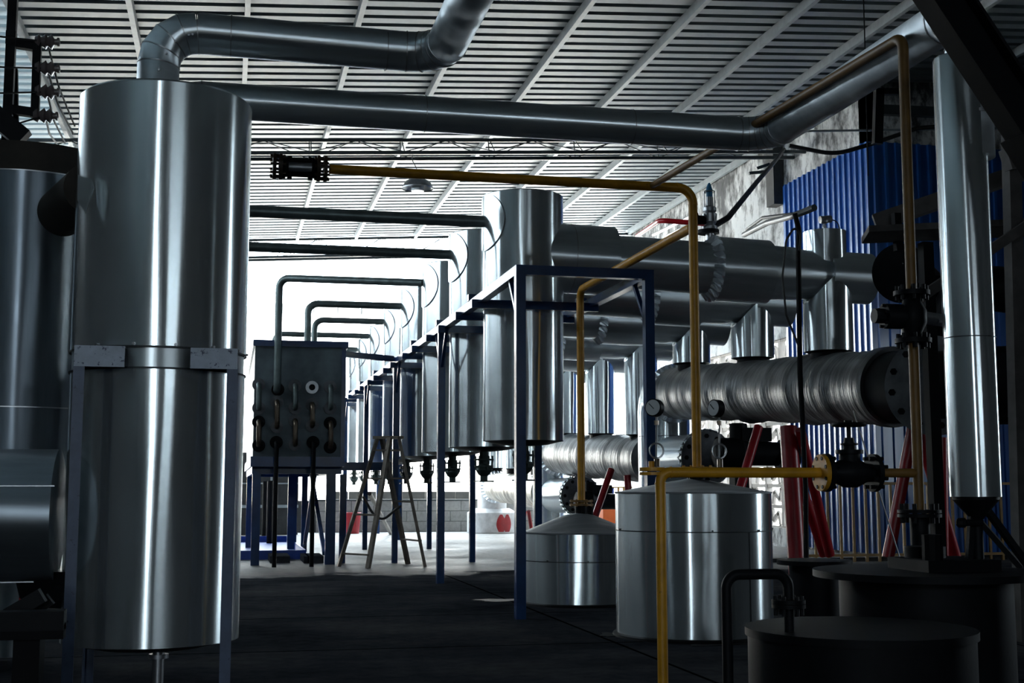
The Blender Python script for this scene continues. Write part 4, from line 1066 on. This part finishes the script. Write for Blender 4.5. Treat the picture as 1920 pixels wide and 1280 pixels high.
for i, (a_, b_, Yc) in enumerate((((1418, 316), (1442, 308), 20.6), ((1404, 325), (1432, 322), 20.9))):
    single('wall_bracket', MB().bar(at(*a_, Y=Yc), at(*b_, Y=Yc), .06, .05), 'truss', at(*a_, Y=Yc), ['small dark bracket on the plaster wall, the upper of two', 'small dark bracket on the plaster wall, the lower of two'][i], 'bracket')
single('roof_cable', MB().sweep(fillet([at(1480, 273, Y=18.6), at(1565, 290, Y=18.4), at(1640, 268, Y=18.4), at(1720, 240, Y=18.4), at(1790, 235, Y=18.4), at(1860, 240, Y=18.4)], .8, 5), .035, 8), 'rubber', at(1640, 268, Y=18.4), 'black cable sagging along the top of the blue sheeting', 'cable')
single('side_beam', MB().bar((XW, 18.7, 7.28), (15.4, 18.7, 7.40), .12, .16), 'truss', (12.8, 18.7, 7.3), 'dark beam just under the roof above the blue sheeting', 'steel beam')
single('side_rail', MB().bar(at(1500, 246, Y=18.6), at(1930, 240, Y=18.6), .03), 'whitesteel', at(1500, 246, Y=18.6), 'thin pale rail above the blue sheeting', 'rail')
single('hanger_bracket', MB().bar(at(1648, 168, Y=15), at(1645, 270, Y=15), .12, .08).bar(at(1640, 172, Y=15), at(1690, 172, Y=15), .08), 'black', at(1648, 168, Y=15), 'dark square hanger in front of the top of the blue sheeting', 'bracket')
single('hanging_rod', MB().cyl(at(1621, 60, Y=14), at(1628, 330, Y=14), .008, 6).cyl(at(1621, 60, Y=14), (at(1621, 60, Y=14).x, 14, rz(at(1621, 60, Y=14).x)), .008, 6), 'black', at(1621, 60, Y=14), 'very thin dark rod hanging from the roof at the photo right', 'rod')
single('wall_column', MB().box(XW-.22, XW-.02, 22.35, 22.7, 6.5, 7.85), 'darkwall', (XW-.1, 22.5, 6.5), 'dark stub column on the plaster wall under the truss end', 'column')

# ================================================================== DARK STEEL AT THE RIGHT
def beam(name, a_, b_, w_, h_, mat, label, cat='beam', **k):
    single(name, MB().bar(a_, b_, w_, h_), mat, a_, label, cat, smooth=False)
a_ = at(1700, -110, Y=4.6); b_ = at(1990, 330, Y=4.6)
t = thing('diagonal_girder', b_, 'thick black girder slanting down across the upper right corner', 'steel beam')
P('girder', MB().ibeam(a_, b_, .12, .175, .014), 'blackmatt', t)
P('end_plate', MB().bar(b_-(b_-a_).normalized()*.25, b_+(b_-a_).normalized()*.8, .16, .20), 'blackmatt', t)
beam('walkway_channel', at(1640, 418, Y=9.6), at(1960, 308, Y=9.0), .12, .13, 'timber', 'dark channel of the raised walkway, upper of two, behind the tall silver pipe', 'steel beam')
beam('walkway_channel', at(1622, 440, Y=9.3), at(1960, 425, Y=8.8), .5, .05, 'timber', 'flat dark walkway plank below the sloping channel', 'plank')
beam('walkway_channel', at(1680, 400, Y=9.4), at(1685, 470, Y=9.4), .06, .06, 'black', 'short dark walkway post above the round cover', 'post')
beam('walkway_brace', at(1965, 395, Y=8.2), at(1700, 575, Y=8.2), .05, .07, 'timber', 'dark brace slanting up behind the tall silver pipe', 'steel beam')
beam('walkway_post', at(1893, 170, Y=8.4), Vector((at(1893, 600, Y=8.4).x, 8.4, 0)), .10, .10, 'timber', 'dark upright post at the right edge behind the silver pipe', 'post')
beam('walkway_post', at(1735, 455, Y=9.2), Vector((at(1748, 700, Y=9.2).x, 9.2, 0)), .09, .09, 'black', 'black upright post between the brown pipe and the silver pipe', 'post')
beam('edge_girder', at(1885, 300, Y=8.3), at(1960, 280, Y=8.3), .10, .16, 'timber', 'short dark walkway frame piece at the right edge under the girder', 'steel beam')
beam('slant_strut', at(1800, 935, Y=6.6), at(1915, 1065, Y=6.4), .05, .03, 'black', 'black strut slanting to the lid of the big black drum', 'strut')

def drum(x, y, r, zt, rl, label, n=56):
    t = thing('black_drum', (x, y, 0), label, 'drum', 'black drums in the dark corner')
    P('body', MB().lathe((x, y, 0), (0, 0, 1), [(r, 0), (r, zt-.03)], n), 'black', t)
    P('lid', MB().lathe((x, y, 0), (0, 0, 1), [(rl, zt-.03), (rl, zt), (rl*.6, zt+.004), (.02, zt+.006)], n), 'black', t)
    return t
d1 = drum(at(1734, 1100, Y=5.3).x, 5.3, .375, .735, .49, 'large black drum with a wide flat lid under the tall silver pipe')
p = at(1612, 1185, Y=4.55)
d2 = drum(p.x, 4.55, .42, .575, .43, 'nearest black drum with a rounded lid at the bottom right')
p = at(1527, 1045, Y=8.1)
d3 = drum(p.x, 8.1, .17, .62, .25, 'small black barrel with a flat lid between the silver tank and the large drum')
pz = at(1690, 1040, Y=5.9).z
P('lid_fitting', MB().box(2.95, 3.3, 5.05, 5.4, .73, .79).cyl((3.0, 5.1, .73), (3.0, 5.1, .90), .045, 12).cyl((3.08, 5.3, .73), (3.08, 5.3, .84), .09, 16), 'blackmatt', d1)
# black hooped pipe
yu = 4.45
xu0 = at(1362, 1100, Y=yu).x; xu1 = at(1478, 1100, Y=yu).x; zu = at(1420, 1076, Y=yu).z; zf = at(1480, 1135, Y=yu).z
t = thing('hooped_pipe', (xu0, yu, 0), 'black hooped pipe rising from the floor and bending onto the nearest black drum', 'pipe')
P('pipe', MB().sweep(fillet([(xu0, yu, 0), (xu0, yu, zu), (xu1, yu, zu), (xu1, yu, .56)], .05, 8), .0195, 20), 'black', t)
P('flange', MB().cyl((xu1, yu, zf+.008), (xu1, yu, zf+.022), .062, 24).cyl((xu1, yu, zf-.008), (xu1, yu, zf+.006), .062, 24).bolts((xu1, yu, zf), (0, 0, 1), .048, 6, .008, .07), 'black', t)

# ================================================================== LEFT EDGE
# dark upright vessel and the duct behind it
lx = at(45, 600, Y=7.6).x; zr_ = at(60, 318, Y=7.1).z; zl_ = at(60, 263, Y=7.1).z
t = thing('dark_vessel', (lx, 7.6, 1.2), 'dark silver vessel cut by the left edge of the photo', 'insulated tank')
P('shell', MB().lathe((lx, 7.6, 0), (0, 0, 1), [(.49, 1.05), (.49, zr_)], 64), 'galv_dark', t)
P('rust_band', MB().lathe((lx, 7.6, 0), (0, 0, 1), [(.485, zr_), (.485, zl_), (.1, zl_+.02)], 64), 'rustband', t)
P('seam_line', MB().ring((lx, 7.6, at(60, 762, Y=7.1).z), (0, 0, 1), .49, .006, .003, 56).ring((lx, 7.6, zr_), (0, 0, 1), .49, .006, .003, 56), 'steel', t)
jc = at(150, 335, Y=6.35)
single('rusty_duct', MB().sweep([(lx+.15, 7.42, jc.z), (-.70, 6.56, jc.z)], .13, 40), 'rustband', (lx, 7.0, jc.z), 'rust brown round duct joining the dark vessel to the big silver vessel', 'duct')
fp = [at(146, 327, Y=6.30), at(172, 336, Y=6.24), at(176, 352, Y=6.23), at(160, 400, Y=6.24), at(145, 375, Y=6.28)]
single('torn_flap', MB().add(fp+[p_+Vector((0, .02, 0)) for p_ in fp], [(0, 1, 2, 3, 4), (9, 8, 7, 6, 5), (0, 5, 6, 1), (1, 6, 7, 2), (2, 7, 8, 3), (3, 8, 9, 4), (4, 9, 5, 0)]), 'galv_z', fp[0], 'small bent silver sheet flap at the joint of the rust brown duct', 'sheet metal')
# horizontal drum under it
YD = 6.5
zc_ = at(60, 965, Y=YD).z; rd = .312
t = thing('level_drum', (-1.6, YD, zc_-rd), 'dark horizontal insulated drum at the lower left edge', 'insulated drum')
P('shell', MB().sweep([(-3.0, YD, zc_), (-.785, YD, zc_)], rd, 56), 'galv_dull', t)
P('seam_line', MB().box(-3.0, -.77, YD-rd*.9-.004, YD-rd*.9+.01, zc_+rd*.43, zc_+rd*.43+.005).box(-3.0, -.77, YD-.03, YD+.03, zc_-rd-.003, zc_-rd+.002), 'steel', t)
P('lower_bowl', MB().lathe((at(112, 1100, Y=YD).x, YD+.16, 0), (0, 0, 1), [(.03, .52), (.13, .533), (.20, .575), (.235, zc_-rd*.85)], 40), 'black', t)
p = at(106, 945, Y=5.46); 
t = thing('drum_frame', (-1.5, 5.6, 0), 'black steel frame under the horizontal drum', 'steel frame')
zf_ = at(60, 1160, Y=5.5).z
P('top_beam', MB().bar((-3.0, 5.45, zf_), (at(125, 1160, Y=5.5).x, 5.45, zf_), .10, .075), 'black', t)
P('lower_beam', MB().bar((-3.0, 5.45, at(60, 1185, Y=5.4).z), (at(125, 1160, Y=5.5).x, 5.45, at(60, 1185, Y=5.4).z), .08, .06), 'blackmatt', t)
P('brace', MB().bar(at(0, 1162, Y=5.6), at(80, 1115, Y=5.6), .07, .06).bar(at(45, 1160, Y=5.7), at(95, 1122, Y=5.7), .05), 'black', t)
for x in (-2.6, at(60, 1200, Y=5.6).x):
    P('leg', MB().box(x-.05, x+.05, 5.45, 5.6, 0, zf_), 'blackmatt', t)
pp = at(55, 1232, Y=5.7)
t = thing('pump_base', (pp.x, 5.7, 0), 'dark low pump casing at the bottom left corner', 'pump')
P('casing', MB().cyl((pp.x-.5, 5.7, .13), (pp.x+.15, 5.7, .13), .12, 24), 'black', t)
P('flange', MB().cyl((pp.x-.14, 5.66, .2), (pp.x+.0, 5.66, .29), .03, 16).box(pp.x-.3, pp.x+.12, 5.6, 5.8, .22, .245), 'black', t)
P('foot', MB().box(pp.x-.5, pp.x+.2, 5.55, 5.85, 0, .03), 'black', t)
# insulator bracket at the upper left
YI = 8.3
xp = at(20, 100, Y=YI).x; 
t = thing('insulator_bracket', (xp, YI, 0), 'black pole with a square cable bracket at the upper left edge', 'bracket')
P('pole', MB().box(xp-.028, xp+.028, YI-.028, YI+.028, 0, at(20, -60, Y=YI).z).box(xp-.03, xp+.03, YI-.03, YI+.03, at(20, 85, Y=YI).z, at(20, 60, Y=YI).z), 'black', t)
c0 = at(18, 80, Y=YI); c1 = at(70, 88, Y=YI); c2 = at(66, 212, Y=YI); c3 = at(18, 205, Y=YI)
P('square_frame', MB().bar(c0, c1, .05, .055).bar(c1+Vector((0, 0, .03)), c2-Vector((0, 0, .03)), .045, .05, (1, 0, 0)).bar(c3, c2, .05, .055), 'black', t)
P('rear_post', MB().bar(at(28, 130, Y=YI+.1), at(30, 262, Y=YI+.1), .035), 'black', t)
for k, (ix, iy) in enumerate(((88, 78), (88, 128), (88, 172), (85, 217))):
    c = at(ix, iy, Y=YI)
    i_ = single('cable_insulator', MB().lathe(c, (1, 0, .02), [(.015, -.075), (.03, -.07), (.045, -.045), (.025, -.035), (.05, -.005), (.028, .005), (.05, .03), (.02, .045), (.02, .06), (.028, .062), (.028, .075), (.01, .08)], 20), 'ceramic', c,
        'brown ceramic insulator on the square bracket, %s of the four' % ['topmost', 'second from the top', 'third from the top', 'lowest'][k], 'insulator', 'insulators on the square bracket')
    wp = [at(-40, (64, 124, 175, 262)[k], Y=YI-.3), at(30, (72, 127, 174, 232)[k], Y=YI-.1), c]
    single('electric_wire', MB().sweep(fillet(wp, .8, 4), .006, 6), 'rubber', c, 'thin black wire running left from the %s insulator' % ['topmost', 'second', 'third', 'lowest'][k], 'wire')
    ex, ey = ((140, 236), (137, 250), (122, 268), (108, 272))[k]
    single('electric_wire', MB().sweep(fillet([c, at((c0.x*0+(ix+ex)/2-4), (iy+ey)/2+6, Y=YI+.5), at(ex, ey, Y=YI+1.2)], .8, 4), .007, 6), 'rubber', at(ex, ey, Y=YI+1.2), 'thin black wire sagging down to the right from the %s insulator' % ['topmost', 'second', 'third', 'lowest'][k], 'wire')
single('slanted_plank', MB().bar(at(-30, 200, Y=8.0), at(45, 262, Y=8.0), .10, .12), 'black', at(10, 235, Y=8.0), 'dark slanted piece below the square bracket', 'steel beam', smooth=False)
# pale panel and red strip put in for the bright glimpse low at left
p = at(6, 1100, X=-6.9)
t = thing('low_glimpse_panel', (-6.5, 9.9, 0), 'pale grey panel with a red strip seen low at the left edge', 'panel')
xd = at(0, 1100, Y=8.9).x; t.location = (xd, 8.9, 0); ROOT[t.name] = Vector((xd, 8.9, 0))
P('leaf', MB().box(xd-.6, at(36, 1100, Y=8.9).x, 8.9, 8.94, .02, 1.0), 'whitesteel', t)
P('red_strip', MB().box(at(37, 1100, Y=8.9).x, at(52, 1100, Y=8.9).x, 8.89, 8.93, .02, 1.0), 'redpipe', t)
